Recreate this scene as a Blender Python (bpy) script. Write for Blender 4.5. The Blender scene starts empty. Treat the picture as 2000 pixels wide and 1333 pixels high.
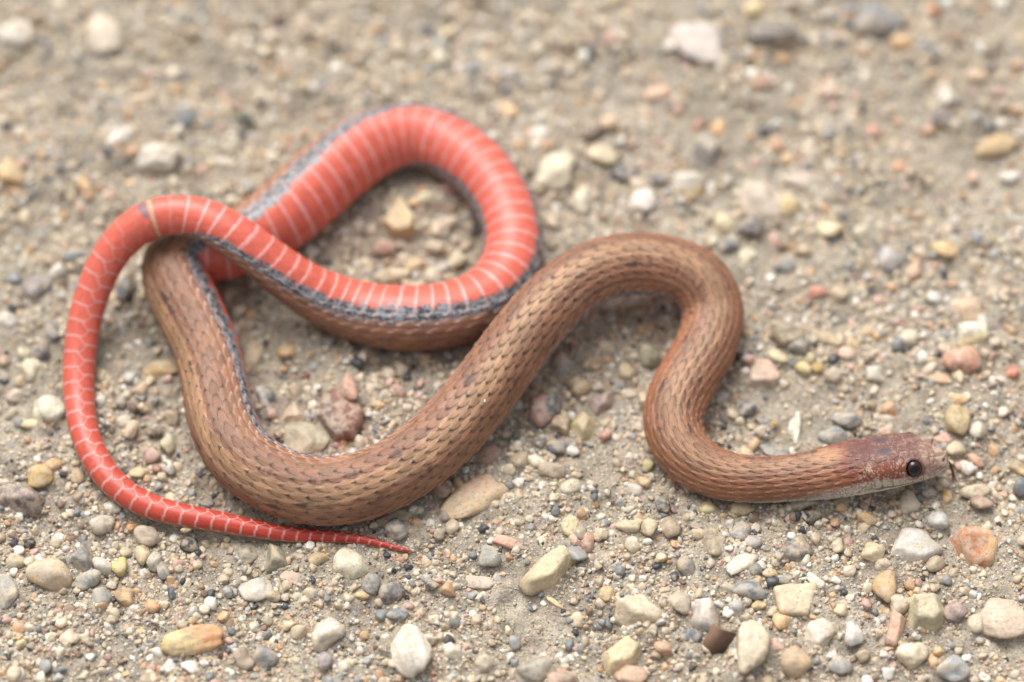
import bpy, math
import numpy as np

# ---------------------------------------------------------------- camera, world, sun, exposure
MM = 0.001
ALPHA = math.radians(60.0)          # how steeply the camera looks down
LENS, SENSOR, DIST = 100.0, 23.5, 357.0   # mm, mm, mm to the ground at the picture centre
CP = np.array([0.0, -DIST * math.cos(ALPHA), DIST * math.sin(ALPHA)])
CF = np.array([0.0, math.cos(ALPHA), -math.sin(ALPHA)])
CU = np.array([0.0, math.sin(ALPHA), math.cos(ALPHA)])
CX = np.array([1.0, 0.0, 0.0])
SC = bpy.context.scene
cam = bpy.data.cameras.new("camera")
cam_o = bpy.data.objects.new("camera", cam)
SC.collection.objects.link(cam_o)
cam.lens, cam.sensor_width, cam.sensor_fit = LENS, SENSOR, 'HORIZONTAL'
cam.clip_start, cam.clip_end = 0.005, 20.0
cam_o.location = CP * MM
cam_o.rotation_euler = (math.pi / 2 - ALPHA, 0, 0)
cam.dof.use_dof = True
cam.dof.focus_distance = 0.3462
cam.dof.aperture_fstop = 6.6
cam.dof.aperture_blades = 9
SC.camera = cam_o

SUN_EL, SUN_AZ = math.radians(58), math.radians(-25)     # azimuth from straight behind the subject
w = bpy.data.worlds.new("World"); SC.world = w; w.use_nodes = True
wt = w.node_tree; wt.nodes.clear()
sky = wt.nodes.new('ShaderNodeTexSky'); sky.sky_type = 'NISHITA'; sky.sun_disc = False
sky.sun_elevation = SUN_EL; sky.sun_rotation = SUN_AZ
sky.air_density, sky.dust_density, sky.ozone_density = 1.0, 6.0, 1.0
hs = wt.nodes.new('ShaderNodeHueSaturation'); hs.inputs['Saturation'].default_value = 0.22
bg = wt.nodes.new('ShaderNodeBackground'); bg.inputs['Strength'].default_value = 0.12
wo = wt.nodes.new('ShaderNodeOutputWorld')
wt.links.new(sky.outputs[0], hs.inputs['Color']); wt.links.new(hs.outputs[0], bg.inputs[0]); wt.links.new(bg.outputs[0], wo.inputs[0])
sl = bpy.data.lights.new("sun", 'SUN'); sl.energy = 1.5; sl.angle = math.radians(42); sl.color = (1.0, 0.975, 0.94)
so = bpy.data.objects.new("sun", sl); SC.collection.objects.link(so)
_d = np.array([math.sin(SUN_AZ) * math.cos(SUN_EL), math.cos(SUN_AZ) * math.cos(SUN_EL), math.sin(SUN_EL)])
from mathutils import Vector
so.rotation_euler = Vector(_d).to_track_quat('Z', 'Y').to_euler()
so.location = _d * 0.5
SC.view_settings.view_transform = 'Standard'; SC.view_settings.look = 'None'
SC.view_settings.exposure = 0.70; SC.view_settings.gamma = 1.0
SC.view_settings.use_curve_mapping = False
SC.render.engine = 'CYCLES'
SC.cycles.use_denoising = True
SC.cycles.max_bounces = 8

# ---------------------------------------------------------------- helpers
def lin(c):
    c = np.asarray(c, float) / 255.0
    return np.where(c <= 0.04045, c / 12.92, ((c + 0.055) / 1.055) ** 2.4)

def pix(u, v, z=0.0):
    """point at height z (mm) on the ray through photo pixel (u, v)"""
    k = SENSOR / LENS / 2000.0
    d = CF + CX * (u - 1000.0) * k - CU * (v - 666.5) * k
    t = (z - CP[2]) / d[2]
    return CP + d * t

def pxmm(p):
    """millimetres per photo pixel at point p"""
    return float(np.dot(np.asarray(p) - CP, CF)) * SENSOR / LENS / 2000.0

def sm(a, b, x):
    t = np.clip((x - a) / (b - a), 0, 1)
    return t * t * (3 - 2 * t)

def hashf(*a):
    h = np.zeros(np.broadcast(*a).shape)
    for i, q in enumerate(a):
        h = h + np.asarray(q, float) * (12.9898 + 65.233 * i)
    v = np.sin(h) * 43758.5453
    return v - np.floor(v)

class Waves:
    """smooth random field made of plane waves"""
    def __init__(self, seed, freq, n=14, dim=3):
        r = np.random.default_rng(seed)
        k = r.normal(size=(n, dim)); k /= np.linalg.norm(k, axis=1)[:, None]
        self.k = k * freq * r.uniform(0.6, 1.5, (n, 1)); self.p = r.uniform(0, 6.28, n)
    def __call__(self, p):
        return np.sin(p @ self.k.T + self.p).sum(1) / math.sqrt(len(self.p) / 2)

def mesh_obj(name, verts, faces, mat, col=None, smooth=True, parent=None, loc=None, extra=None):
    """verts in mm -> one mesh object (faces: int array of quads or triangles)"""
    me = bpy.data.meshes.new(name)
    faces = np.asarray(faces, dtype=np.int32); nf, k = faces.shape
    v = np.asarray(verts, dtype=np.float32) * MM
    me.vertices.add(len(v)); me.vertices.foreach_set('co', v.ravel())
    me.loops.add(nf * k); me.loops.foreach_set('vertex_index', faces.ravel())
    me.polygons.add(nf)
    me.polygons.foreach_set('loop_start', np.arange(0, nf * k, k, dtype=np.int32))
    me.polygons.foreach_set('loop_total', np.full(nf, k, dtype=np.int32))
    me.update(calc_edges=True)
    me.polygons.foreach_set('use_smooth', np.full(nf, smooth, dtype=bool))
    if col is not None:
        a = me.attributes.new('Col', 'FLOAT_COLOR', 'POINT')
        c4 = np.ones((len(v), 4), dtype=np.float32); c4[:, :3] = col
        a.data.foreach_set('color', c4.ravel())
    for n, arr in (extra or {}).items():
        a = me.attributes.new(n, 'FLOAT', 'POINT'); a.data.foreach_set('value', np.asarray(arr, np.float32))
    me.materials.append(mat)
    o = bpy.data.objects.new(name, me)
    SC.collection.objects.link(o)
    if parent is not None: o.parent = parent
    if loc is not None: o.location = np.asarray(loc) * MM
    return o

def tag(o, label, cat, group=None):
    o['label'] = label; o['category'] = cat
    if group: o['group'] = group

_ico = {}
def ico(n):
    if n in _ico: return _ico[n]
    import bmesh
    bm = bmesh.new(); bmesh.ops.create_icosphere(bm, subdivisions=n, radius=1.0)
    v = np.array([q.co for q in bm.verts]); bm.verts.index_update()
    f = np.array([[q.index for q in t.verts] for t in bm.faces]); bm.free()
    v /= np.linalg.norm(v, axis=1)[:, None]
    _ico[n] = (v, f); return _ico[n]

class NT:
    def __init__(self, name):
        self.m = bpy.data.materials.new(name); self.m.use_nodes = True
        self.t = self.m.node_tree; self.b = self.t.nodes['Principled BSDF']
    def n(self, typ, **kw):
        q = self.t.nodes.new(typ)
        for k, v in kw.items(): setattr(q, k, v)
        return q
    def l(self, a, b): self.t.links.new(a, b)
    def noise(self, vec, scale, detail=3, rough=0.6):
        q = self.n('ShaderNodeTexNoise'); q.inputs['Scale'].default_value = scale
        q.inputs['Detail'].default_value = detail; q.inputs['Roughness'].default_value = rough
        self.l(vec, q.inputs['Vector']); return q.outputs['Fac']
    def ramp(self, fac, stops):
        q = self.n('ShaderNodeValToRGB'); e = q.color_ramp.elements
        while len(e) < len(stops): e.new(0.5)
        for i, (p, c) in enumerate(stops):
            e[i].position = p; e[i].color = (*c, 1) if len(c) == 3 else c
        self.l(fac, q.inputs[0]); return q.outputs[0]
    def mix(self, mode, fac, a, b):
        q = self.n('ShaderNodeMix', data_type='RGBA', blend_type=mode)
        if isinstance(fac, (int, float)): q.inputs[0].default_value = fac
        else: self.l(fac, q.inputs[0])
        for s, v in ((q.inputs[6], a), (q.inputs[7], b)):
            if isinstance(v, tuple): s.default_value = (*v, 1)
            else: self.l(v, s)
        return q.outputs[2]
    def bump(self, h, dist, strength=1.0, normal=None):
        q = self.n('ShaderNodeBump'); q.inputs['Distance'].default_value = dist
        q.inputs['Strength'].default_value = strength
        self.l(h, q.inputs['Height'])
        if normal is not None: self.l(normal, q.inputs['Normal'])
        return q.outputs[0]

g3 = lambda v: (v, v, v)

# ---------------------------------------------------------------- materials
def mat_ground():
    N = NT('packed_sand'); co = N.n('ShaderNodeTexCoord').outputs['Object']
    a = N.noise(co, 140, 4); b = N.noise(co, 900, 4); c = N.noise(co, 5200, 3, 0.7)
    col = N.ramp(a, [(0.3, tuple(lin((140, 131, 118)))), (0.5, tuple(lin((160, 150, 135)))), (0.72, tuple(lin((180, 170, 154))))])
    col = N.mix('MULTIPLY', 0.8, col, N.ramp(b, [(0.3, g3(0.60)), (0.5, g3(0.95)), (0.7, (1.16, 1.14, 1.10))]))
    col = N.mix('MULTIPLY', 0.9, col, N.ramp(c, [(0.32, g3(0.55)), (0.5, g3(0.95)), (0.68, (1.3, 1.27, 1.2))]))
    N.l(col, N.b.inputs['Base Color'])
    N.b.inputs['Roughness'].default_value = 0.85; N.b.inputs['Specular IOR Level'].default_value = 0.25
    n1 = N.bump(b, 0.0005, 0.6); n2 = N.bump(c, 0.00012, 0.9, n1)
    N.l(n2, N.b.inputs['Normal']); return N.m

def mat_pebble():
    N = NT('pebble_stone'); co = N.n('ShaderNodeTexCoord').outputs['Object']
    rnd = N.n('ShaderNodeObjectInfo').outputs['Random']
    mp = N.n('ShaderNodeVectorMath', operation='ADD'); N.l(co, mp.inputs[0]); N.l(rnd, mp.inputs[1])
    v = mp.outputs[0]
    at = N.n('ShaderNodeAttribute', attribute_name='Col').outputs['Color']
    a = N.noise(v, 700, 4, 0.65); b = N.noise(v, 3600, 3, 0.7); d = N.noise(v, 1700, 2, 0.5)
    col = N.mix('MULTIPLY', 0.85, at, N.ramp(a, [(0.3, (0.72, 0.70, 0.68)), (0.5, g3(1.0)), (0.7, (1.14, 1.13, 1.10))]))
    col = N.mix('MULTIPLY', 0.75, col, N.ramp(b, [(0.3, g3(0.62)), (0.5, g3(1.0)), (0.7, g3(1.22))]))
    # dusty sand film and a few dark specks
    col = N.mix('MIX', N.ramp(d, [(0.42, g3(0.0)), (0.62, g3(0.62))]), col, tuple(lin((184, 168, 146))))
    vo = N.n('ShaderNodeTexVoronoi'); vo.inputs['Scale'].default_value = 2300; N.l(v, vo.inputs['Vector'])
    col = N.mix('MULTIPLY', 0.8, col, N.ramp(vo.outputs['Distance'], [(0.1, g3(0.45)), (0.2, g3(1.0))]))
    N.l(col, N.b.inputs['Base Color'])
    rr = N.ramp(a, [(0.3, g3(0.42)), (0.7, g3(0.72))]); N.l(rr, N.b.inputs['Roughness'])
    N.b.inputs['Specular IOR Level'].default_value = 0.35
    n1 = N.bump(a, 0.00025, 0.6); n2 = N.bump(b, 0.00006, 0.9, n1); N.l(n2, N.b.inputs['Normal'])
    return N.m

def mat_grain():
    N = NT('sand_grain'); co = N.n('ShaderNodeTexCoord').outputs['Object']
    at = N.n('ShaderNodeAttribute', attribute_name='tint', attribute_type='INSTANCER').outputs['Color']
    a = N.noise(co, 2600, 3, 0.65)
    col = N.mix('MULTIPLY', 0.7, at, N.ramp(a, [(0.3, g3(0.66)), (0.5, g3(1.0)), (0.7, g3(1.2))]))
    N.l(col, N.b.inputs['Base Color'])
    N.b.inputs['Roughness'].default_value = 0.42; N.b.inputs['Specular IOR Level'].default_value = 0.45
    N.l(N.bump(a, 0.00008, 0.5), N.b.inputs['Normal']); return N.m

def mat_snake():
    N = NT('snake_skin'); co = N.n('ShaderNodeTexCoord').outputs['Object']
    at = N.n('ShaderNodeAttribute', attribute_name='Col').outputs['Color']
    ro = N.n('ShaderNodeAttribute', attribute_name='rough').outputs['Fac']
    a = N.noise(co, 9000, 2, 0.7); b = N.noise(co, 1500, 3)
    col = N.mix('MULTIPLY', 0.6, at, N.ramp(a, [(0.3, g3(0.80)), (0.5, g3(1.0)), (0.7, g3(1.14))]))
    col = N.mix('MULTIPLY', 0.6, col, N.ramp(b, [(0.3, g3(0.84)), (0.5, g3(1.0)), (0.7, g3(1.1))]))
    N.l(col, N.b.inputs['Base Color']); N.l(ro, N.b.inputs['Roughness'])
    N.b.inputs['Specular IOR Level'].default_value = 0.36
    N.l(N.bump(a, 0.00002, 0.5), N.b.inputs['Normal']); return N.m

def mat_plain(name, rough, spec=0.5, coat=0.0, scale=3000):
    N = NT(name); co = N.n('ShaderNodeTexCoord').outputs['Object']
    at = N.n('ShaderNodeAttribute', attribute_name='Col').outputs['Color']
    a = N.noise(co, scale, 3)
    N.l(N.mix('MULTIPLY', 0.6, at, N.ramp(a, [(0.3, g3(0.7)), (0.5, g3(1.0)), (0.7, g3(1.2))])), N.b.inputs['Base Color'])
    N.b.inputs['Roughness'].default_value = rough; N.b.inputs['Specular IOR Level'].default_value = spec
    N.b.inputs['Coat Weight'].default_value = coat; N.b.inputs['Coat Roughness'].default_value = 0.02
    return N.m

M_GROUND, M_PEB, M_GRAIN, M_SKIN = mat_ground(), mat_pebble(), mat_grain(), mat_snake()
M_EYE = mat_plain('eye_cornea', 0.08, 0.42, 0.0, 6000)
M_TONGUE = mat_plain('tongue_skin', 0.35)
M_LEAF = mat_plain('dead_leaf', 0.7, 0.3, 0, 1500)
# ---------------------------------------------------------------- the snake's axis (head to tail)
# photo pixel u, v; half width in pixels; height of the axis above ground in mm (None = lying on it);
# psi = where the middle of the back points, degrees from the view direction, + to the left of travel
AX = [
 (1849, 890,  6, 2.35, -50), (1832, 896, 29, 2.30, -50), (1802, 898, 44, 2.25, -50), (1770, 899, 51, 2.2, -50),
 (1740, 903, 54, 2.2, -50), (1700, 909, 54, 2.15, -49), (1650, 919, 51, 2.1, -47), (1600, 929, 49, 2.05, -45),
 (1550, 935, 47, None, -42), (1500, 938, 47, None, -40), (1450, 937, 48, None, -36), (1400, 927, 50, None, -28), (1355, 903, 53, None, -18),
 (1322, 863, 56, None, -4), (1313, 812, 60, None, 6), (1332, 757, 61, None, 10), (1364, 705, 61, None, 4),
 (1388, 655, 61, None, -6), (1394, 605, 62, None, -14), (1374, 558, 63, 3.2, -24), (1326, 527, 63, 3.8, -30),
 (1262, 516, 63, 4.3, -32), (1197, 520, 63, 4.7, -30), (1138, 544, 64, 5.0, -25), (1083, 588, 65, 5.0, -20),
 (1031, 645, 66, 4.6, -15), (985, 707, 67, 3.8, -8), (937, 772, 68, 3.1, -2), (874, 845, 69, None, 0),
 (799, 907, 69, None, 0), (715, 948, 69, None, 2), (622, 961, 69, None, 10), (538, 938, 69, None, 22), (467, 887, 69, None, 34),
 (432, 815, 69, None, 44), (420, 745, 67, None, 50), (402, 675, 67, None, 55), (374, 610, 69, None, 57),
 (348, 556, 70, None, 58), (342, 510, 70, None, 80), (370, 488, 69, None, 114), (424, 488, 69, None, 132), (482, 466, 70, None, 138),
 (545, 428, 73, None, 142), (612, 368, 75, None, 146), (677, 314, 73, None, 156), (740, 277, 68, None, 170),
 (805, 262, 64, None, 180), (870, 281, 63, None, 193), (930, 323, 62, None, 197), (975, 378, 60, None, 194),
 (1000, 440, 59, None, 182), (1003, 500, 60, None, 168), (980, 553, 63, None, 140), (935, 592, 66, None, 112),
 (870, 614, 68, None, 100), (795, 620, 68, None, 99), (715, 611, 65, None, 105), (650, 589, 59, 3.0, 111),
 (590, 558, 53, 4.4, 116), (525, 510, 48, 6.2, 126), (460, 461, 45, 7.6, 140), (400, 427, 42, 8.0, 162),
 (345, 418, 41, 7.9, 178), (292, 428, 40.5, 7.4, 184), (243, 462, 39, 6.4, 186), (208, 510, 37, 5.2, 187), (182, 568, 36, 3.9, 187),
 (164, 632, 35, 2.7, 187), (155, 700, 34, 1.8, 187), (154, 768, 32.5, None, 188), (163, 838, 31, None, 191),
 (190, 903, 30, None, 196), (232, 955, 29, None, 203), (290, 989, 27, None, 210), (355, 1007, 25.5, None, 216),
 (425, 1019, 23.5, None, 220), (500, 1034, 20.5, None, 220), (570, 1045, 17.5, None, 220), (640, 1048, 14.5, None, 220),
 (700, 1053, 12, 0.62, 220), (750, 1064, 9, 0.62, 220), (785, 1073, 5.5, 0.60, 220), (806, 1077, 3, 0.55, 220)]
CPTS, CR, CPSI = [], [], []
for u, v, hw, z, psi in AX:
    r = hw * pxmm(pix(u, v, 2.5))
    zz = 0.93 * r if z is None else z
    p = pix(u, v, zz); CPTS.append(p); CR.append(max(hw * pxmm(p) * 0.97 - 0.07, 0.03)); CPSI.append(psi)
CPTS, CR, CPSI = np.array(CPTS), np.array(CR), np.array(CPSI, float)

def catmull(P, n=24):
    """centripetal Catmull-Rom; returns dense points and the control index (float) of each"""
    Q = np.vstack([2 * P[0] - P[1], P, 2 * P[-1] - P[-2]]); out, idx = [], []
    for i in range(1, len(Q) - 2):
        p0, p1, p2, p3 = Q[i - 1], Q[i], Q[i + 1], Q[i + 2]
        t = [0.0]
        for a, b in ((p0, p1), (p1, p2), (p2, p3)): t.append(t[-1] + np.linalg.norm(b - a) ** 0.5)
        tt = np.linspace(t[1], t[2], n, endpoint=(i == len(Q) - 3))[:, None]
        A1 = (t[1] - tt) / (t[1] - t[0]) * p0 + (tt - t[0]) / (t[1] - t[0]) * p1
        A2 = (t[2] - tt) / (t[2] - t[1]) * p1 + (tt - t[1]) / (t[2] - t[1]) * p2
        A3 = (t[3] - tt) / (t[3] - t[2]) * p2 + (tt - t[2]) / (t[3] - t[2]) * p3
        B1 = (t[2] - tt) / (t[2] - t[0]) * A1 + (tt - t[0]) / (t[2] - t[0]) * A2
        B2 = (t[3] - tt) / (t[3] - t[1]) * A2 + (tt - t[1]) / (t[3] - t[1]) * A3
        out.append((t[2] - tt) / (t[2] - t[1]) * B1 + (tt - t[1]) / (t[2] - t[1]) * B2)
        idx.append(np.linspace(i - 1, i, n, endpoint=(i == len(Q) - 3)))
    return np.vstack(out), np.concatenate(idx)

DP, DI = catmull(CPTS)
DS = np.concatenate([[0], np.cumsum(np.linalg.norm(np.diff(DP, axis=0), axis=1))])
SLEN = DS[-1]
CS = np.interp(np.arange(len(CPTS)), DI, DS)
UNI = np.arange(0, SLEN, 0.05)
def gsm(x, sig):
    k = int(sig * 4 / 0.05); g = np.exp(-0.5 * (np.arange(-k, k + 1) * 0.05 / sig) ** 2); g /= g.sum()
    return np.convolve(np.pad(x, k, mode='edge'), g, mode='valid')
UR = gsm(np.interp(UNI, CS, CR), 0.8); UPSI = gsm(np.interp(UNI, CS, CPSI), 1.6)
_pp = np.stack([np.interp(UNI, DS, DP[:, i]) for i in range(3)], 1)
UP = np.stack([gsm(_pp[:, i], 1.0) for i in range(3)], 1)
UP[:30], UP[-30:] = _pp[:30], _pp[-30:]
UR[-40:] = np.interp(UNI, CS, CR)[-40:]

def axis_at(s):
    P = np.stack([np.interp(s, UNI, UP[:, i]) for i in range(3)], 1)
    e = 0.06
    T = np.stack([np.interp(s + e, UNI, UP[:, i]) - np.interp(s - e, UNI, UP[:, i]) for i in range(3)], 1)
    T /= np.linalg.norm(T, axis=1)[:, None]
    return P, T, np.interp(s, UNI, UR), np.radians(np.interp(s, UNI, UPSI))

def frames(s):
    P, T, R, PSI = axis_at(s)
    V = CP - P; V -= (V * T).sum(1)[:, None] * T; V /= np.linalg.norm(V, axis=1)[:, None]
    L = np.cross(V, T)                       # left of travel as the photographer sees it
    return P, T, R, PSI, V, L

# snake footprint for keeping stones clear of it
FP, _, FR, _ = axis_at(np.arange(0, SLEN, 0.4))
def snake_clear(x, y):
    """distance from the ground point to the nearest low part of the body, in body radii"""
    low = FP[:, 2] < FR * 1.7 + 0.3
    d = np.hypot(np.asarray(x)[:, None] - FP[None, low, 0], np.asarray(y)[:, None] - FP[None, low, 1]) / np.maximum(FR[None, low], 0.3)
    return d.min(1)
def snake_room(x, y, s):
    """True where a grain of radius s at the ground point does not run into the body above it"""
    ok = np.ones(len(x), bool); low = FP[:, 2] < FR * 1.7 + 0.3; A, R_ = FP[low], FR[low]
    for i in range(0, len(x), 4000):
        d = np.hypot(x[i:i + 4000, None] - A[None, :, 0], y[i:i + 4000, None] - A[None, :, 1])
        q = np.maximum(d - 0.7 * s[i:i + 4000, None], 0)
        und = np.where(q >= R_[None], 9.0, A[None, :, 2] - np.sqrt(np.maximum(R_[None] ** 2 - q ** 2, 0))).min(1)
        ok[i:i + 4000] = und > 0.75 * s[i:i + 4000]
    return ok

# ---------------------------------------------------------------- the snake
LS = 1.32                                     # spacing of the scale rows along the body
S_VENT = float(np.interp(65.0, np.arange(len(CS)), CS)) - 3.0
HEAD_S = np.array([0, .05, .15, .4, .8, 1.3, 2.0, 3.0, 4.5, 6.0, 7.5, 9.0, 11.0, 13.0])
HEAD_A = 0.975 * np.array([0, .46, .84, 1.26, 1.56, 1.80, 2.05, 2.30, 2.55, 2.62, 2.42, 2.18, 2.02, 2.0])
HEAD_T = 0.975 * np.array([0, .34, .62, .98, 1.24, 1.44, 1.66, 1.86, 1.98, 1.98, 1.96, 1.94, 1.96, 2.0])
HEAD_B = 0.975 * np.array([0, .42, .72, .96, 1.06, 1.14, 1.26, 1.42, 1.58, 1.68, 1.78, 1.86, 1.95, 2.0])
MOUTH_S = np.array([0, .3, 1.5, 2.6, 4.0, 5.5, 6.8]); MOUTH_B = np.array([114, 114, 112, 109, 105, 102, 102.])
EYE_S, EYE_B, EYE_R = 2.95, 70.0, 0.72

def build_snake():
    NB = 228
    sv = np.concatenate([np.linspace(0, 1, 22) ** 2 * 0.6, np.arange(0.65, 13, 0.055), np.arange(13, SLEN - 0.02, 0.092), [SLEN]])
    NS = len(sv)
    P, T, R, PSI, V, L = frames(sv)
    be = np.linspace(-math.pi, math.pi, NB, endpoint=False)
    S = np.repeat(sv[:, None], NB, 1); B = np.repeat(be[None], NS, 0); BD = np.degrees(B); AB = np.abs(BD)
    rng = np.random.default_rng(5)
    # --- cross section
    hb = sm(8.5, 13.0, sv)[:, None]
    a = np.interp(sv, HEAD_S, HEAD_A)[:, None]; t = np.interp(sv, HEAD_S, HEAD_T)[:, None]; b = np.interp(sv, HEAD_S, HEAD_B)[:, None]
    ex = 2.35
    hh = np.where(np.cos(B) > 0, t, b)
    Rh = (np.abs(np.sin(B) / np.maximum(a, 1e-4)) ** ex + np.abs(np.cos(B) / np.maximum(hh, 1e-4)) ** ex) ** (-1 / ex)
    belly_flat = 1 - 0.045 * sm(120, 175, AB) + 0.012 * sm(85, 110, AB) * (1 - sm(110, 135, AB))
    Rb = R[:, None] * belly_flat
    RAD = Rh * (1 - hb) + Rb * hb
    # --- dorsal scales
    X = S / LS; W = 14.2
    best = np.full(S.shape, -1.0); e_b = np.ones(S.shape); du_b = np.zeros(S.shape); id_b = np.zeros(S.shape); row_b = np.zeros(S.shape)
    j0 = np.clip(np.round(BD / W), -7, 7)
    for dj in (-1, 0, 1):
        j = j0 + dj; ok = np.abs(j) <= 7
        v = np.abs(BD - j * W) / W
        off = 0.5 * (np.abs(j) % 2)
        i0 = np.round(X - off)
        for di in (-1, 0, 1):
            i = i0 + di; du = X - (i + off)
            hw = 0.60 * (1 - np.abs(np.clip(du / 0.82, -1, 1)) ** 1.7)
            e = v / np.maximum(hw, 1e-3)
            h = 0.070 * (du + 0.65) + 0.030 * (1 - e ** 3) + 0.022 * np.exp(-(v / 0.08) ** 2)
            h = np.where(ok & (e < 1) & (np.abs(du) < 0.82), h, -1)
            m = h > best
            best = np.where(m, h, best); e_b = np.where(m, e, e_b); du_b = np.where(m, du, du_b)
            id_b = np.where(m, hashf(i, j), id_b); row_b = np.where(m, j, row_b)
    dors = np.maximum(best, 0.0)
    edge = np.maximum(sm(0.62, 0.95, e_b), sm(0.40, 0.70, du_b))
    seam = np.maximum(sm(0.83, 0.98, e_b), 1 - sm(0.0, 0.03, best))
    # --- belly plates; paired plates under the tail
    tail = sm(S_VENT + 0.1, S_VENT + 1.6, S)
    tl = (S > S_VENT + 0.3)
    Lt = np.interp(sv, [S_VENT, SLEN - 20, SLEN], [LS * 1.05, LS * 1.0, LS * 0.62])
    XT = np.concatenate([[0], np.cumsum(np.diff(sv) / Lt[1:])])[:, None] + 0 * B
    bb = np.where(BD > 0, BD - 180, BD + 180)                # angle from the belly midline
    wob = 0.05 * np.sin(sv * 0.9)[:, None] + 0.03 * np.sin(sv * 2.3)[:, None]
    f = (X + 0.25 + wob - 0.18 * (np.abs(bb) / 70.0) ** 2) % 1.0
    zz = np.abs((XT * 2) % 2 - 1)                              # 0..1..0 zigzag
    mid = (zz - 0.5) * 26.0
    left = bb > mid
    ft = np.where(left, XT, XT + 0.5) % 1.0
    ft = (ft + 0.12 * np.clip(np.abs(bb) / 60, 0, 1)) % 1.0
    fv = np.where(tl, ft, f)
    ven = 0.055 * fv ** 1.4 * (1 - sm(0.955, 1.0, fv)) + 0.004
    line_w = 0.15 + 0.03 * np.sin(sv * 1.7)[:, None]
    pale = sm(1 - line_w - 0.06, 1 - line_w, fv) * (1 - 0.0 * fv)
    pale = np.where(tl, np.maximum(sm(0.82, 0.88, ft), 1 - sm(1.5, 4.2, np.abs(bb - mid))), pale)
    vis = 0.75 + 0.25 * np.sin(np.floor(np.where(tl, XT, X)) * 2.3)
    pale = pale * np.where(tl & (S < S_VENT + 5), 0.55 * vis, 0.9)
    pale = np.where(np.abs(S - S_VENT) < 2.2, pale * 0.4, pale)
    edge_b = np.interp(sv, [0, S_VENT, S_VENT + 4, SLEN], [104, 104, 92, 88])[:, None]
    isv = sm(edge_b - 1.0, edge_b + 1.0, AB)
    H = dors * (1 - isv) + ven * isv
    scale_len = np.clip(R[:, None] / 2.3, 0.25, 1.0) * (1 + 0.35 * (1 - sm(20, 40, S)))
    H = H * scale_len
    # --- head relief
    hm = 1 - sm(6.6, 7.8, S)
    seeds = [(0.05, 80, 1), (0.75, 17, 1), (1.65, 19, 1), (3.2, 0, 1.1), (3.1, 40, .8), (5.5, 24, 1.2), (0.75, 62, .8), (1.75, 60, .8), (2.2, 82, .7),
             (4.15, 62, .7), (4.2, 80, .7), (5.3, 62, .9), (6.6, 60, .9), (6.9, 20, .8), (7.1, 80, .9), (6.0, 80, .8)]
    seeds = [(p, q, k) for p, q, k in seeds]
    for k in range(7): seeds.append((0.75 + k * 0.92, None, 0.8))
    for k in range(7): seeds.append((0.6 + k * 0.98, -1, 0.8))
    mb = np.interp(S, MOUTH_S, MOUTH_B)
    d1 = np.full(S.shape, 9e9); d2 = d1.copy(); sid = np.zeros(S.shape)
    hmask_n = int(np.searchsorted(sv, 8.2))
    Sh, ABh, mbh = S[:hmask_n], AB[:hmask_n], mb[:hmask_n]
    sgn = np.sign(BD[:hmask_n] + 1e-6)
    D1, D2, ID = d1[:hmask_n], d2[:hmask_n], sid[:hmask_n]
    for n, (p, q, k) in enumerate(seeds):
        qq = (mbh - 11) if q is None else (mbh + 11 if q == -1 else q)
        side = np.ones_like(ABh)
        d = np.hypot((Sh - p) * 1.0, (ABh - qq) * 0.040) / k
        # labials never cross the mouth line
        if q is None: d = d + np.where(ABh > mbh, 3.0, 0) + np.where(ABh < mbh - 23, 1.0, 0)
        elif q == -1: d = d + np.where(ABh < mbh, 3.0, 0)
        else: d = d + np.where(ABh > mbh - 21, 0.8, 0)
        m = d < D1
        D2 = np.where(m, D1, np.minimum(D2, d)); ID = np.where(m, n, ID); D1 = np.where(m, d, D1)
    groove = np.zeros(S.shape); gs = 1 - sm(0.01, 0.09, D2 - D1)
    gs = np.maximum(gs, (1 - sm(0.25, 0.6, ABh)) * np.where((Sh < 2.3) | (Sh > 4.5), 1, 0) * (Sh > 0.3))
    groove[:hmask_n] = gs * sm(0.35, 0.9, Sh)
    mouth = np.exp(-((AB - mb) / 2.6) ** 2) * sm(0.0, 0.15, S) * (1 - sm(6.0, 6.9, S))
    ede = np.hypot((S - EYE_S), (AB - EYE_B) * math.pi / 180 * 2.15)
    ring = np.exp(-((ede - (EYE_R + 0.10)) / 0.13) ** 2) * hm
    pit = (1 - sm(EYE_R - 0.16, EYE_R + 0.02, ede)) * hm
    brow = np.exp(-((S - 3.1) / 0.9) ** 2 - ((AB - 36) / 12) ** 2) * hm
    nost = np.exp(-((S - 0.55) / 0.12) ** 2 - ((AB - 62) / 7) ** 2)
    Hh = -0.055 * groove - 0.12 * mouth + 0.07 * ring - 0.50 * pit + 0.10 * brow - 0.16 * nost
    loreal = np.exp(-((S - 1.7) / 0.5) ** 2 - ((AB - 62) / 14) ** 2); Hh = Hh - 0.07 * loreal
    H = H * (1 - hm) + Hh * hm * sm(0.0, 0.25, S)
    # --- colour
    C = lambda *c: lin(c)[None, None, :]
    mixc = lambda A, Bc, f_: A * (1 - f_[..., None]) + Bc * f_[..., None]
    raw = rng.random(S.shape)
    def blur(z, n):
        for _ in range(n):
            z = (z + np.roll(z, 1, 1) + np.roll(z, -1, 1) + np.roll(z, 1, 0) + np.roll(z, -1, 0)) / 5
        return (z - z.mean()) / z.std()
    n0 = blur(rng.random(S.shape), 1); n1 = blur(raw.copy(), 2); n2 = blur(rng.random(S.shape), 12); n3 = blur(rng.random(S.shape), 40)
    front = 1 - sm(28, 60, S)
    brown = mixc(C(136, 96, 73) + 0 * S[..., None], C(148, 98, 70), front * sm(20, 60, AB))
    stripe = (1 - sm(12, 24, AB + 3 * n2)) * (0.55 + 0.45 * sm(14, 50, S))
    col = mixc(brown, C(162, 126, 96), stripe * 0.9)
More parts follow.
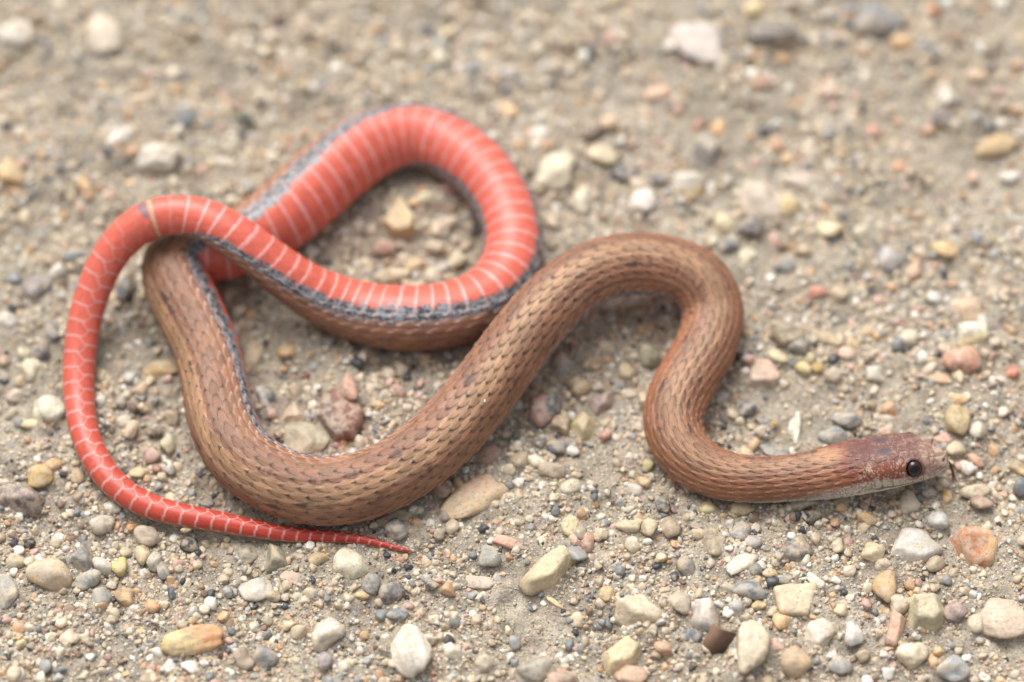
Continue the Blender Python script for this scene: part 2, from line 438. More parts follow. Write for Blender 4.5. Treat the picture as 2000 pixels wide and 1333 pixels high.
    flank = sm(48, 85, AB)
    col = mixc(col, C(150, 104, 80), flank * 0.6 * (1 - front))
    col = col * (0.80 + 0.36 * id_b)[..., None] * (1 + 0.05 * n3)[..., None]
    # greyish tinge to some scales
    col = mixc(col, C(140, 112, 94), 0.35 * sm(0.7, 1.0, (id_b * 7.13) % 1.0))
    tipd = sm(0.30, 0.62, du_b) * (1 - flank)
    col = mixc(col, C(58, 42, 36), 0.16 * tipd)
    col = mixc(col, C(198, 158, 136), 0.80 * edge * flank * (1 - front * 0.6))
    col = mixc(col, C(180, 148, 120), 0.25 * sm(0.5, 0.9, e_b) * (1 - sm(0.93, 1.0, e_b)) * (1 - flank) * 0.7)
    sfl = (id_b * 13.7) % 1.0
    col = mixc(col, C(62, 43, 36), seam * (1 - flank * 0.4 * (1 - front)) * (0.72 + 0.2 * front))
    col = mixc(col, C(30, 24, 24), (0.25 + 0.65 * ((id_b * 5.3) % 1.0)) * sm(0.52, 0.62, du_b) * (1 - flank) * (1 - front * 0.7))
    fleck = ((np.abs(np.abs(row_b) - 2) < 0.5) & (sfl > 0.80)) | ((np.abs(np.abs(row_b) - 4) < 0.5) & (sfl > 0.93)) | (sfl > 0.985)
    col = mixc(col, C(56, 46, 47), np.where(fleck, 0.8, 0) * sm(-0.9, 0.5, n2 + 0.3 * n0) * (1 - sm(0.35, 0.95, e_b)) * sm(-0.35, 0.05, du_b))
    # belly
    red = mixc(C(197, 95, 78) + 0 * S[..., None], C(168, 52, 38), sm(S_VENT, SLEN, S) * 1.0) * (1 + 0.05 * n2)[..., None]
    red = mixc(red, C(222, 112, 98), sm(62, 75, 180 - AB + 4 * n2) * 0.0)
    bel = mixc(red, C(206, 152, 146), pale * 0.85)
    thr = 1 - sm(16, 34, S)
    white = mixc(C(196, 190, 178) + 0 * S[..., None], C(70, 66, 70), sm(0.6, 1.3, n1) * 0.7)
    bel = mixc(bel, white, thr)
    # vent: cream lip, then a slate patch on one half
    vs = S - S_VENT + 0.15 * np.cos(np.radians(bb))
    bel = mixc(bel, C(190, 160, 130), 0.85 * sm(-0.26, -0.12, vs) * (1 - sm(0.10, 0.2, vs)))
    bel = mixc(bel, C(116, 100, 108), 0.85 * sm(0.16, 0.26, vs) * (1 - sm(0.8, 1.05, vs + 0.008 * np.abs(bb + 50))) * sm(-12, 22, -bb))
    # slate stripe along the side
    gc = np.interp(sv, [0, 10, 20, S_VENT - 6, S_VENT - 1, SLEN], [104, 104, 104, 104, 97, 92])[:, None]
    gw = np.interp(sv, [0, 20, 40, S_VENT - 12, S_VENT - 3, S_VENT, SLEN], [8, 8, 15.5, 15.5, 9, 2.0, 1.5])[:, None]
    grey = 1 - sm(0.72, 1.25, np.abs(AB - gc + 2.4 * n1 + 2.0 * n2) / gw)
    slate = mixc(C(134, 134, 138) + 0 * S[..., None], C(42, 42, 46), 0.9 * sm(-0.9, 1.1, n0 + 0.45 * n2))
    slate = mixc(slate, C(190, 160, 150), 0.5 * np.maximum(edge * (1 - isv), pale * isv))
    base = mixc(col, bel, isv)
    gstr = np.interp(sv, [0, 10, 22, 40, S_VENT - 1, S_VENT, SLEN], [0.2, 0.25, 0.45, 1, 1, .5, .3])[:, None]
    base = mixc(base, slate, grey * gstr)
    # head
    top = mixc(C(106, 70, 62) + 0 * S[..., None], C(152, 128, 114), 0.7 * sm(-0.1, 1.9, n0 + 0.5 * n2))
    snout = mixc(C(172, 150, 132) + 0 * S[..., None], C(138, 106, 92), sm(-0.4, 1.2, n2 + 0.4 * n0))
    hc = mixc(top, snout, 1 - sm(0.9, 2.9, S + 0.25 * n2))
    cheek = sm(42, 56, AB) * sm(3.2, 4.0, S)
    redch = mixc(C(122, 66, 48) + 0 * S[..., None], C(184, 164, 146), 0.85 * sm(0.2, 1.5, n0 * 0.8 + 0.6 * n2))
    hc = mixc(hc, redch, cheek * 0.9)
    lab = sm(-25, -18, AB - mb + 2 * n2)
    labc = mixc(C(186, 174, 156) + 0 * S[..., None], C(110, 96, 90), 0.75 * sm(0.2, 1.6, n0 + 0.4 * n2))
    hc = mixc(hc, labc, lab)
    low = sm(0, 6, AB - mb)
    lowc = mixc(C(204, 196, 180) + 0 * S[..., None], C(110, 100, 96), 0.6 * sm(1.0, 1.8, n1))
    hc = mixc(hc, lowc, low)
    spot = np.exp(-(((S - 5.2) / 0.62) ** 2 + ((AB - 20) / 11) ** 2) ** 1.5)
    hc = mixc(hc, C(74, 66, 72), np.clip(spot * 1.1 + 0.12 * n2 * spot, 0, 0.9))
    dk = np.exp(-(((S - 7.0) / 1.1) ** 2 + ((AB - 8) / 20) ** 2))
    hc = mixc(hc, C(92, 52, 50), 0.55 * dk)
    hc = mixc(hc, C(62, 48, 45), 0.42 * np.clip(groove, 0, 1) * (1 + lab * 0.6))
    hc = mixc(hc, C(48, 34, 32), np.clip(mouth * 0.9 + nost, 0, 1))
    hc = mixc(hc, C(96, 52, 40), 0.6 * ring)
    hc = mixc(hc, C(20, 14, 12), pit)
    # nape: pale blotch behind a maroon collar
    nap = np.exp(-(((S - 9.6) / 1.35) ** 2 + ((AB) / 27) ** 2) ** 2)
    hb2 = 1 - sm(7.6, 8.6, S + 0.3 * n2)
    base = mixc(base, C(122, 62, 52), (1 - sm(8.3, 9.6, S + 0.012 * AB * 0 + 0.3 * n2)) * (1 - sm(70, 84, AB)) * 0.8)
    base = mixc(base, C(176, 134, 100), np.clip(nap, 0, 1) * 0.75 * (1 - 0.5 * seam))
    base = mixc(base, white, (1 - sm(8, 13, S)) * sm(78, 92, AB + 4 * n1) * 0.85)
    COL = mixc(base, hc, hb2)
    COL = np.clip(COL, 0.004, 0.95)
    rough = 0.50 * (1 - isv) + 0.34 * isv
    rough = rough + 0.05 * n1 * 0.5 + 0.06 * hm
    # --- positions
    ang = PSI[:, None] + B
    N_ = np.cos(ang)[..., None] * V[:, None] + np.sin(ang)[..., None] * L[:, None]
    VERT = P[:, None] + N_ * (RAD + H * sm(0, 0.2, S))[..., None]
    VERT = VERT.reshape(-1, 3)
    # a resting body presses flat where it meets the ground
    VERT[:, 2] = np.where(VERT[:, 2] < 0.12, 0.12 + (VERT[:, 2] - 0.12) * 0.25, VERT[:, 2])
    i, j = np.meshgrid(np.arange(NS - 1), np.arange(NB), indexing='ij')
    q = np.stack([i * NB + j, i * NB + (j + 1) % NB, (i + 1) * NB + (j + 1) % NB, (i + 1) * NB + j], -1).reshape(-1, 4)
    root = bpy.data.objects.new('snake', None); SC.collection.objects.link(root)
    root.empty_display_size = 0.01
    tag(root, 'brown snake with bright red belly lying looped on the gravel, belly up behind', 'snake')
    mesh_obj('body', VERT, q[:, ::-1], M_SKIN, COL.reshape(-1, 3), parent=root, extra={'rough': np.clip(rough, .2, .9).ravel()})
    # --- eyes
    for sg in (1, -1):
        p, t, r, ps, vv, ll = [x[0] for x in frames(np.array([EYE_S]))]
        an = ps + math.radians(EYE_B) * sg
        nrm = math.cos(an) * vv + math.sin(an) * ll
        aa, tt_ = np.interp(EYE_S, HEAD_S, HEAD_A), np.interp(EYE_S, HEAD_S, HEAD_T)
        rh = (abs(math.sin(math.radians(EYE_B)) / aa) ** ex + abs(math.cos(math.radians(EYE_B)) / tt_) ** ex) ** (-1 / ex)
        iv, if_ = ico(5)
        an2 = ps + math.radians(EYE_B + 8) * sg
        look = math.cos(an2) * vv + math.sin(an2) * ll - 0.15 * t; look /= np.linalg.norm(look)
        cc = iv @ look
        n_ = Waves(9, 9.0)(iv) * 0.5
        ca = lin((16, 11, 10)) + 0 * iv
        ir = lin((48, 24, 18)) * (1 + 0.25 * n_[:, None])
        fr = sm(0.80, 0.86, -cc + 1.62)[:, None]                # pupil inside, iris outside
        colr = ca * (1 - fr) + ir * fr
        rim = sm(0.35, 0.55, cc)[:, None]; colr = colr * rim + lin((20, 14, 12)) * (1 - rim)
        mesh_obj('eye', iv * EYE_R * np.array([1, 1, 1]), if_, M_EYE, colr, parent=root, loc=p + nrm * (rh - 0.44))
    # --- tongue, hanging from the snout
    tp = [pix(1845, 897, 2.1), pix(1853, 903, 1.8), pix(1859, 914, 1.35), pix(1862, 928, 0.8)]
    tp2 = tp[:-1] + [pix(1864, 930, 0.8), pix(1868, 942, 0.35)]
    tp1 = tp[:-1] + [pix(1861, 930, 0.8), pix(1862, 944, 0.35)]
    vs_, fs_ = [], []
    for path, r0 in ((tp1, 0.17), (tp2, 0.15)):
        d, _ = catmull(np.array(path), 8); k0 = sum(len(x) for x in vs_)
        tt2 = np.gradient(d, axis=0); tt2 /= np.linalg.norm(tt2, axis=1)[:, None]
        s1 = np.cross(tt2, [0.3, 0.9, 0.2]); s1 /= np.linalg.norm(s1, axis=1)[:, None]; s2 = np.cross(tt2, s1)
        rr = np.linspace(r0, 0.05, len(d)); aa_ = np.linspace(0, 2 * math.pi, 10, endpoint=False)
        ring_ = d[:, None] + rr[:, None, None] * (np.cos(aa_)[None, :, None] * s1[:, None] + 0.7 * np.sin(aa_)[None, :, None] * s2[:, None])
        vs_.append(ring_.reshape(-1, 3)); n = len(d)
        ii, jj = np.meshgrid(np.arange(n - 1), np.arange(10), indexing='ij')
        fs_.append(k0 + np.stack([ii * 10 + jj, ii * 10 + (jj + 1) % 10, (ii + 1) * 10 + (jj + 1) % 10, (ii + 1) * 10 + jj], -1).reshape(-1, 4))
    vv_ = np.vstack(vs_)
    o = mesh_obj('tongue', vv_, np.vstack(fs_), M_TONGUE, np.tile(lin((88, 46, 42)), (len(vv_), 1)), parent=root)
    o['label'] = 'thin dark red forked tongue hanging from the snout'
    return root
# ---------------------------------------------------------------- stones read off the photograph
# u, v, width, height (photo px), turn on screen (deg, + clockwise), shape, colour, [second colour], label
# shapes: r rounded, s worn with blunt corners, a angular, f flat slab, e sunk into the sand
G, LG, DG, BK = (118, 120, 122), (160, 160, 156), (84, 84, 88), (44, 44, 48)
BL, LI, WH, CR_ = (112, 122, 134), (166, 158, 164), (214, 208, 196), (212, 194, 158)
TA, BE, OC, YE = (182, 156, 118), (190, 168, 138), (196, 148, 84), (202, 178, 116)
OR, PE, PK, SA = (214, 140, 92), (206, 160, 128), (200, 158, 144), (196, 122, 100)
RD, BR, PU, GN = (150, 82, 66), (132, 100, 76), (128, 106, 110), (150, 150, 124)
ST = [
 (1715, 35, 92, 66, 0, 'r', BL, 'large smooth blue-grey pebble, biggest blue stone behind the snake'),
 (1505, 78, 98, 54, 8, 's', DG, 'large charcoal pebble between the pale pink slab and the big blue-grey stone'),
 (1365, 92, 112, 74, 24, 'f', (208, 194, 190), 'large pale pinkish slab lying flat behind the snake, beside the charcoal pebble'),
 (28, 66, 74, 48, 0, 's', WH, 'wide off-white stone behind the snake, farthest from its head'),
 (205, 72, 60, 78, 0, 's', (206, 192, 172), 'tall pale cream stone with ochre foot, beyond the tail loop'),
 (648, 88, 24, 22, 0, 'r', BK, 'tiny black round pebble beyond the red belly loop'),
 (345, 172, 28, 24, 0, 'r', OC, 'small golden round pebble beyond the tail, above the white oval'),
 (238, 268, 58, 38, -20, 'r', WH, 'clean white oval pebble lying beyond the bend of the tail'),
 (310, 312, 78, 56, 0, 's', (206, 200, 186), 'broad chalky stone between the white oval and the tail bend'),
 (355, 225, 60, 38, 8, 's', BL, 'blue-grey pebble beside the chalky stone beyond the tail'),
 (25, 342, 54, 46, 0, 'r', (216, 174, 112), 'golden yellow rounded pebble left alone beyond the outer tail curve'),
 (1085, 335, 100, 74, -20, 's', (212, 200, 172), 'large cream boulder-like pebble just outside the red belly loop'),
 (1138, 388, 38, 58, 0, 's', (208, 200, 176), 'upright cream pebble beside the largest cream stone near the red loop'),
 (1255, 394, 52, 50, 0, 's', (214, 206, 200), 'pinkish white pebble behind the brown hump of the body'),
 (1345, 364, 60, 52, 0, 's', WH, (196, 164, 112), 'white pebble with ochre underside, behind the brown hump'),
 (1377, 292, 64, 68, 40, 'a', (128, 134, 140), 'blue-grey diamond-shaped pebble with the orange pebble touching it'),
 (1403, 252, 28, 28, 0, 'r', (222, 154, 86), 'bright orange small pebble touching the grey diamond-shaped stone'),
 (1362, 245, 34, 28, 0, 'r', (176, 112, 98), 'dull red small pebble behind the grey diamond-shaped stone'),
 (1218, 336, 52, 30, -8, 'f', (74, 76, 90), 'dark slate chip lying flat behind the brown hump'),
 (1488, 394, 88, 76, -20, 's', (208, 190, 172), 'large pale pinkish stone with dark shadow beneath, behind the body bend'),
 (1540, 400, 42, 44, 0, 's', (208, 178, 124), 'yellow-tan pebble pressed against the large pale pinkish stone'),
 (1465, 450, 52, 38, 0, 's', (70, 74, 90), 'dark blue pebble below the large pale pinkish stone'),
 (1188, 238, 42, 30, 0, 'r', (206, 166, 132), 'peach pebble leaning on a dark brown stone behind the hump'),
 (1155, 250, 52, 42, 0, 's', (122, 104, 88), 'dark brown stone under the peach pebble behind the hump'),
 (1175, 302, 60, 36, 28, 's', (204, 186, 150), 'cream oblong pebble between the peach pebble and the slate chip'),
 (1285, 184, 58, 36, -15, 's', (214, 164, 136), 'salmon orange flat pebble well behind the brown hump'),
 (1470, 26, 38, 34, 0, 'r', (216, 190, 128), 'yellow round pebble beyond the charcoal pebble'),
 (1760, 82, 42, 28, -15, 'r', (214, 162, 100), 'orange oval pebble at the foot of the big blue-grey stone'),
 (1848, 184, 36, 50, 8, 's', WH, 'white upright pebble standing over a dark one, far behind the head'),
 (1843, 230, 48, 32, 0, 's', (98, 92, 94), 'dark pebble at the foot of the white upright one'),
 (1908, 150, 40, 28, 18, 's', (212, 172, 138), 'peach chip next to a small black pebble, far behind the head'),
 (1931, 132, 26, 24, 0, 'r', (62, 62, 76), 'small black pebble next to the peach chip, far behind the head'),
 (1945, 284, 86, 40, -14, 's', (196, 160, 108), 'ochre wedge-shaped stone with dark underside, far behind the head'),
 (1972, 346, 46, 22, 0, 'r', (212, 208, 200), 'flat white pebble near the ochre wedge-shaped stone'),
 (1705, 256, 28, 28, 0, 'r', (212, 142, 122), 'small coral pink pebble among pale grit far behind the head'),
 (1618, 176, 36, 32, 0, 'r', (208, 166, 152), 'pale pink round pebble between the charcoal pebble and the coral one'),
 (1517, 280, 28, 34, -20, 'r', (214, 156, 118), 'peach egg-shaped small pebble right of the grey diamond stone'),
 (1485, 166, 48, 26, -10, 's', (172, 118, 96), 'brick red flattish pebble in front of the charcoal pebble'),
 (1493, 256, 24, 22, 0, 's', (66, 72, 84), 'tiny dark blue pebble near the peach egg-shaped one'),
 (1565, 350, 80, 40, 10, 'e', (196, 178, 164), 'pinkish grey flat stone sunk in the sand behind the body bend'),
 (1415, 442, 46, 42, 0, 's', (206, 190, 146), 'cream yellow pebble left of the dark blue one, behind the bend'),
 (1424, 480, 40, 34, 0, 's', (116, 122, 130), 'grey-blue pebble below the cream yellow one, behind the bend'),
 (1462, 505, 38, 32, 0, 's', (212, 204, 174), 'off-white knobby pebble just behind the outer body bend'),
 (1845, 490, 58, 36, 22, 's', (208, 166, 98), 'golden ochre oblong pebble behind the head, by a lilac round one'),
 (1737, 510, 46, 46, 0, 'r', (172, 168, 172), 'lilac-grey round pebble beside the peach egg, behind the head'),
 (1783, 530, 30, 36, 0, 'r', (216, 172, 138), 'peach egg touching the lilac-grey round pebble'),
 (1597, 573, 36, 22, 0, 'r', (196, 104, 82), 'brick red small pebble behind the neck, brightest red there'),
 (1890, 608, 54, 48, 15, 's', (206, 172, 138), 'peach tan rounded stone behind the white quartz pebble'),
 (1620, 448, 46, 32, -8, 's', (210, 194, 148), 'butter yellow blocky pebble behind the bend of the neck'),
 (1690, 456, 46, 38, 0, 's', (196, 186, 160), 'pale grey-yellow pebble with ochre lower edge, behind the neck'),
 (1898, 662, 60, 52, 0, 's', (216, 210, 190), (204, 184, 134), 'large milky quartz pebble beyond the head, above the salmon stone'),
 (1876, 713, 72, 50, 0, 'r', (190, 126, 102), 'large salmon oval stone beyond the head'),
 (1976, 728, 28, 26, 0, 'r', (214, 98, 66), 'vivid red-orange small pebble beyond the head'),
 (1538, 662, 66, 46, 0, 'r', (132, 120, 92), 'olive brown rounded stone right of the outer body bend'),
 (1560, 686, 44, 32, -18, 'a', (130, 130, 126), 'grey angular pebble under the olive brown rounded stone'),
 (1517, 700, 42, 26, 22, 'r', (206, 192, 150), 'cream oval pebble between the olive stone and the pink slab'),
 (1568, 723, 30, 26, 0, 'r', (204, 184, 116), 'yellow pebble touching its ochre twin, right of the body bend'),
 (1594, 722, 26, 22, 0, 'r', (186, 154, 88), 'ochre pebble touching a yellow one, right of the body bend'),
 (1580, 704, 24, 22, 0, 's', (190, 178, 130), 'pale olive bead-like pebble over the yellow and ochre pair'),
 (1655, 694, 36, 30, 0, 's', (212, 172, 152), 'pale pink pebble leaning on a tan one behind the neck'),
 (1665, 676, 28, 30, 0, 'r', (204, 174, 128), 'tan pebble with a pale pink one leaning on it'),
 (1493, 730, 72, 52, 8, 'a', (196, 156, 132), (206, 178, 160), 'pinkish angular slab beside the outer bend of the brown body'),
 (1708, 732, 34, 32, 0, 'a', (216, 210, 196), 'white rough chunk behind the nape of the snake'),
 (1830, 740, 62, 24, 15, 'f', (206, 162, 124), 'peach flat flake in front of the salmon oval stone'),
 (1833, 696, 26, 18, 0, 's', (48, 52, 60), 'black pebble left of the salmon oval stone'),
 (1612, 665, 66, 32, 35, 's', (186, 160, 122), 'tan finger-shaped pebble between olive stone and pink-and-tan pair'),
 (1456, 797, 40, 44, 0, 's', (92, 98, 106), 'dark speckled grey pebble right of the lower neck bend'),
 (1552, 836, 24, 60, 4, 's', (206, 206, 188), 'greenish white upright sliver behind the neck'),
 (1655, 821, 60, 34, -6, 's', (128, 132, 136), 'speckled grey oval pebble behind the nape'),
 (1628, 856, 58, 42, -8, 'a', (126, 132, 134), 'grey blocky stone half hidden behind the nape'),
 (1692, 849, 28, 18, 0, 'r', (54, 58, 64), 'black bead just behind the back of the head'),
 (1730, 842, 26, 18, 0, 'r', (206, 160, 140), 'pink bead just behind the crown of the head'),
 (1868, 825, 50, 64, 15, 's', (188, 162, 112), 'large tan rounded pebble behind the snout'),
 (1908, 846, 32, 36, 0, 's', (196, 194, 182), 'translucent whitish pebble behind the snout, right of the large tan one'),
 (1842, 858, 42, 20, 8, 's', (206, 148, 132), 'pink pebble peeking over the snout'),
 (1864, 880, 38, 28, -20, 'a', (200, 178, 142), 'beige wedge touching the tip of the snout'),
 (1890, 914, 28, 28, 0, 'r', (216, 216, 214), 'clean white bead in front of the snout'),
 (1906, 898, 36, 18, 38, 'r', (206, 140, 110), 'salmon oval bead against the clean white one before the snout'),
 (1992, 915, 42, 30, 0, 's', (200, 168, 120), 'tan pebble farthest out in front of the snout'),
 (1455, 886, 38, 26, 10, 's', (204, 178, 132), 'beige pebble in the hollow behind the neck bend'),
 (1473, 869, 20, 28, 15, 'r', (200, 158, 112), 'orange-tan upright bead behind the beige pebble at the neck bend'),
 (1508, 880, 62, 22, 20, 'f', (132, 138, 138), 'grey flat splinter lying along the back of the neck'),
 (1490, 822, 30, 18, 0, 's', (124, 128, 134), 'small grey pebble paired with an ochre bead behind the neck'),
 (1511, 829, 16, 16, 0, 'r', (190, 144, 76), 'ochre bead paired with a small grey pebble behind the neck'),
 (655, 817, 62, 112, 12, 'f', (146, 88, 72), (120, 94, 88), 'large dark red slab in the curve of the brown body'),
 (681, 772, 32, 54, -15, 's', (196, 140, 118), 'pink chip resting on the large dark red slab'),
 (600, 858, 92, 74, 10, 'e', (160, 152, 122), 'large olive grey stone sunk beside the dark red slab'),
 (520, 772, 34, 48, -28, 's', (190, 192, 188), (80, 84, 86), 'glossy white and grey pebble beside the slate side stripe'),
 (575, 800, 46, 42, 0, 'a', (190, 164, 134), 'tan cone-shaped stone between the glossy pebble and the red slab'),
 (562, 691, 36, 30, 0, 'r', (184, 142, 84), 'ochre pebble in the shade under the red and brown coil'),
 (578, 766, 30, 34, 0, 's', (146, 126, 106), 'grey-brown pebble above the tan cone-shaped stone'),
 (600, 735, 26, 14, -12, 'a', (134, 82, 66), 'red-brown splinter in the shade under the coil'),
 (318, 720, 76, 34, -4, 'e', (176, 140, 88), 'ochre flat stone between the tail and the brown body'),
 (492, 690, 40, 66, 12, 'e', (176, 154, 120), 'sandy beige stone pressed against the red edge of the body'),
 (1062, 803, 58, 62, 20, 'r', (182, 132, 122), (96, 100, 106), 'pebble half pink half dark grey beside the brown body'),
 (1094, 830, 42, 36, 20, 'a', (178, 146, 112), 'beige square stone between the pink-grey pebble and the yellow one'),
 (1138, 827, 46, 52, 0, 'a', (190, 172, 120), 'yellow faceted stone, pointed top, in the open of the body bend'),
 (1130, 755, 48, 40, 0, 'r', (134, 106, 76), 'brown smooth pebble under the hump of the body'),
 (1172, 783, 62, 34, -35, 'a', (140, 118, 120), 'purple-grey pointed splinter below the brown smooth pebble'),
 (1100, 713, 46, 40, 0, 'r', (150, 146, 148), 'lilac-grey smooth pebble in the lee of the hump'),
 (1272, 697, 38, 34, 10, 'r', (136, 138, 110), 'green-grey pebble inside the hump next to the descending neck'),
 (1222, 723, 34, 36, 0, 's', (184, 164, 128), 'cream tan pebble in the middle of the hump hollow'),
 (1155, 714, 40, 28, 0, 's', (164, 138, 108), 'tan pebble between lilac-grey and cream ones in the hollow'),
 (1183, 850, 24, 26, 0, 'a', (172, 116, 96), 'terracotta cube with a white bead beside it'),
 (1203, 855, 16, 16, 0, 'r', (206, 196, 182), 'white bead beside the terracotta cube'),
 (1091, 872, 44, 32, 8, 'r', (96, 102, 108), 'dark speckled oval pebble below the beige square stone'),
 (1053, 866, 28, 24, 0, 'r', (108, 112, 114), 'grey speckled bead left of the dark speckled oval pebble'),
 (1230, 612, 64, 28, 0, 's', (134, 112, 86), 'brown flat stone in shadow beneath the arch of the body'),
 (1262, 781, 30, 28, 0, 'a', (206, 184, 148), 'cream corner of stone tucked against the descending neck'),
 (925, 976, 132, 66, -38, 'e', (196, 164, 124), (190, 148, 118), 'long sandy orange stone bedded in sand by the brown body'),
 (956, 885, 70, 40, 0, 'e', (200, 148, 126), 'rosy flat stone half under the brown body'),
 (1050, 908, 46, 24, 0, 's', (212, 198, 174), 'white cap of stone over a brownish one in the bend hollow'),
 (1078, 925, 52, 34, 0, 's', (164, 142, 118), 'brownish stone under the white cap in the bend hollow'),
 (993, 1062, 64, 20, 20, 'r', (208, 138, 122), 'pink cigar-shaped pebble below the bedded sandy orange stone'),
 (1072, 1112, 106, 58, -32, 's', (206, 186, 142), 'large cream bean-shaped pebble, the largest in front of the body bend'),
 (1113, 1033, 32, 42, 8, 's', (204, 188, 138), 'yellow-cream drop-shaped pebble above the large cream bean'),
 (1115, 955, 42, 30, 0, 's', (186, 182, 156), 'greenish white pebble amid clear grit below the hollow'),
 (1012, 948, 22, 22, 0, 'r', (204, 202, 206), 'pale lilac bead right of the bedded sandy orange stone'),
 (957, 1089, 42, 40, 0, 's', (140, 146, 140), 'grey-green rough pebble below the pink cigar'),
 (683, 1109, 68, 54, 28, 'r', (214, 206, 178), 'cream egg-like pebble just below the tip of the tail'),
 (935, 1136, 62, 24, 8, 'f', (196, 172, 158), 'pale rose flake below the grey-green rough pebble'),
 (708, 1164, 28, 18, -6, 's', (204, 168, 116), 'ochre chip beside two grey pebbles under the cream egg'),
 (726, 1145, 34, 38, 15, 's', (138, 138, 134), 'mid grey pebble between the cream egg and a darker one'),
 (766, 1158, 50, 44, 0, 'a', (108, 104, 102), 'dark grey rough pebble right of the mid grey one below the tail tip'),
 (776, 1204, 42, 26, 0, 's', (118, 126, 134), 'slate blue pebble below the dark grey rough one'),
 (800, 1268, 74, 108, -18, 's', (220, 210, 194), 'big white lumpy stone, whitest in the foreground'),
 (640, 1236, 66, 62, 0, 's', (208, 198, 180), 'off-white lumpy stone left of the big white one'),
 (375, 1255, 118, 50, -13, 's', (212, 182, 118), (220, 146, 88), 'long stone, yellow at one end and orange at the other'),
 (518, 1279, 48, 46, 0, 's', (124, 126, 130), 'grey blocky pebble right of the yellow and orange stone'),
 (476, 1286, 42, 42, 0, 's', (150, 132, 116), 'brownish pebble pressed against the grey blocky one'),
 (36, 975, 88, 46, 5, 'a', (132, 112, 108), 'purple-brown angular stone left of the tail'),
 (80, 935, 50, 44, -15, 's', (194, 158, 92), 'mustard knobby stone above the purple-brown angular one'),
 (152, 930, 30, 32, 0, 'r', (182, 150, 106), 'tan bead-like stone touching the outside of the tail curve'),
 (97, 1120, 86, 58, 22, 'r', (194, 174, 148), 'large speckled egg-shaped stone below the tail'),
 (233, 1104, 28, 36, 4, 'r', (188, 174, 92), 'yellow-green oval pebble beside a white one below the tail'),
 (200, 1103, 40, 30, 8, 'r', (200, 194, 178), 'white oval pebble touching the yellow-green one'),
 (56, 1057, 24, 24, 0, 'r', (36, 38, 44), 'jet black glossy bead below the purple-brown stone'),
 (156, 1090, 56, 50, -30, 'a', (134, 132, 128), 'grey triangular stone behind the white and yellow-green pair'),
 (171, 1130, 54, 36, -8, 's', (176, 176, 168), 'pale grey blunt stone right of the speckled egg'),
 (30, 1095, 40, 32, -8, 'r', (190, 174, 142), 'cream translucent pebble below the jet black bead'),
 (198, 1166, 38, 38, 20, 'a', (148, 152, 148), 'grey faceted chip left of the amber one'),
 (242, 1166, 36, 34, 0, 's', (198, 160, 108), 'amber chip with dark outline below the yellow-green oval'),
 (12, 1160, 48, 64, 8, 's', (162, 158, 148), 'big grey blunt stone left of the speckled egg'),
 (38, 1225, 28, 30, 20, 's', (206, 150, 108), 'orange pebble over a yellowish bead below the big grey stone'),
 (41, 1256, 22, 20, 0, 'r', (212, 186, 130), 'yellowish bead below the orange pebble'),
 (60, 1260, 18, 18, 0, 'r', (70, 56, 56), 'dark brown bead beside the yellowish one'),
 (256, 1028, 16, 14, 0, 's', (220, 148, 84), 'tiny bright orange chip below the middle of the tail'),
 (278, 1083, 30, 38, 0, 's', (200, 176, 130), 'honey quartz chip standing against a grey white one'),
 (301, 1094, 28, 38, 15, 'a', (172, 168, 158), 'grey white chip with the honey quartz chip against it'),
 (335, 1157, 14, 30, -10, 's', (76, 82, 90), 'thin dark slate splinter below the tail'),
 (318, 1113, 22, 36, -15, 'a', (124, 124, 118), 'grey leaning sliver right of the grey white chip'),
 (540, 1089, 46, 56, -10, 'a', (144, 138, 114), 'olive grey triangular stone under the thin end of the tail'),
 (486, 1080, 44, 50, 8, 'e', (142, 134, 114), 'dull olive stone sunk left of the olive grey triangle'),
 (622, 1096, 38, 28, -10, 's', (200, 170, 120), 'sandy gold pebble touching the cream egg below the tail tip'),
 (575, 1131, 54, 28, 0, 'e', (204, 164, 146), 'rosy flat stone below the sandy gold pebble'),
 (500, 1150, 60, 44, -25, 'e', (188, 184, 174), 'whitish sandy slab left of the rosy flat stone'),
 (533, 1160, 30, 22, 8, 'r', (192, 170, 136), 'tan bean right against the whitish sandy slab'),
 (370, 1062, 36, 28, 0, 's', (72, 72, 74), 'black rough pebble touching the underside of the tail'),
 (364, 1041, 20, 12, 0, 'r', (206, 178, 132), 'gold flake on top of the black rough pebble'),
 (200, 1020, 46, 36, -25, 's', (184, 178, 164), 'grey white chunk below the left bend of the tail'),
 (219, 990, 34, 22, 0, 'a', (204, 202, 190), 'white chip tucked under the left bend of the tail'),
 (286, 1045, 52, 36, 20, 's', (186, 164, 142), 'beige quartz lump between the orange chip and the tail'),
 (97, 803, 62, 54, -15, 's', (198, 198, 174), 'pale green-white stone touching the outside of the tail'),
 (60, 832, 38, 22, 0, 's', (208, 188, 140), 'cream wedge in front of the pale green-white stone'),
 (60, 724, 42, 46, 0, 'a', (192, 190, 164), 'grey-cream block left of the tail with a tan bead below it'),
 (40, 745, 22, 22, 0, 'r', (204, 172, 128), 'tan bead below the grey-cream block'),
 (28, 774, 36, 26, 10, 's', (188, 170, 158), 'pinkish grey pebble left of the pale green-white stone'),
 (6, 738, 26, 24, 0, 'r', (96, 102, 108), 'dark blue-grey pebble left of the tan bead'),
 (254, 838, 26, 36, 15, 'a', (202, 176, 146), 'peach cream block standing between tail and body'),
 (257, 790, 30, 30, 0, 's', (112, 90, 74), 'dark brown pebble between tail and body'),
 (236, 785, 22, 30, 0, 's', (124, 128, 132), 'slate pebble touching the dark brown one between tail and body'),
 (274, 763, 28, 26, 0, 's', (186, 156, 120), 'tan pebble above the dark brown one between tail and body'),
 (302, 840, 30, 20, 0, 's', (86, 88, 90), 'charcoal speckled pebble right of the peach cream block'),
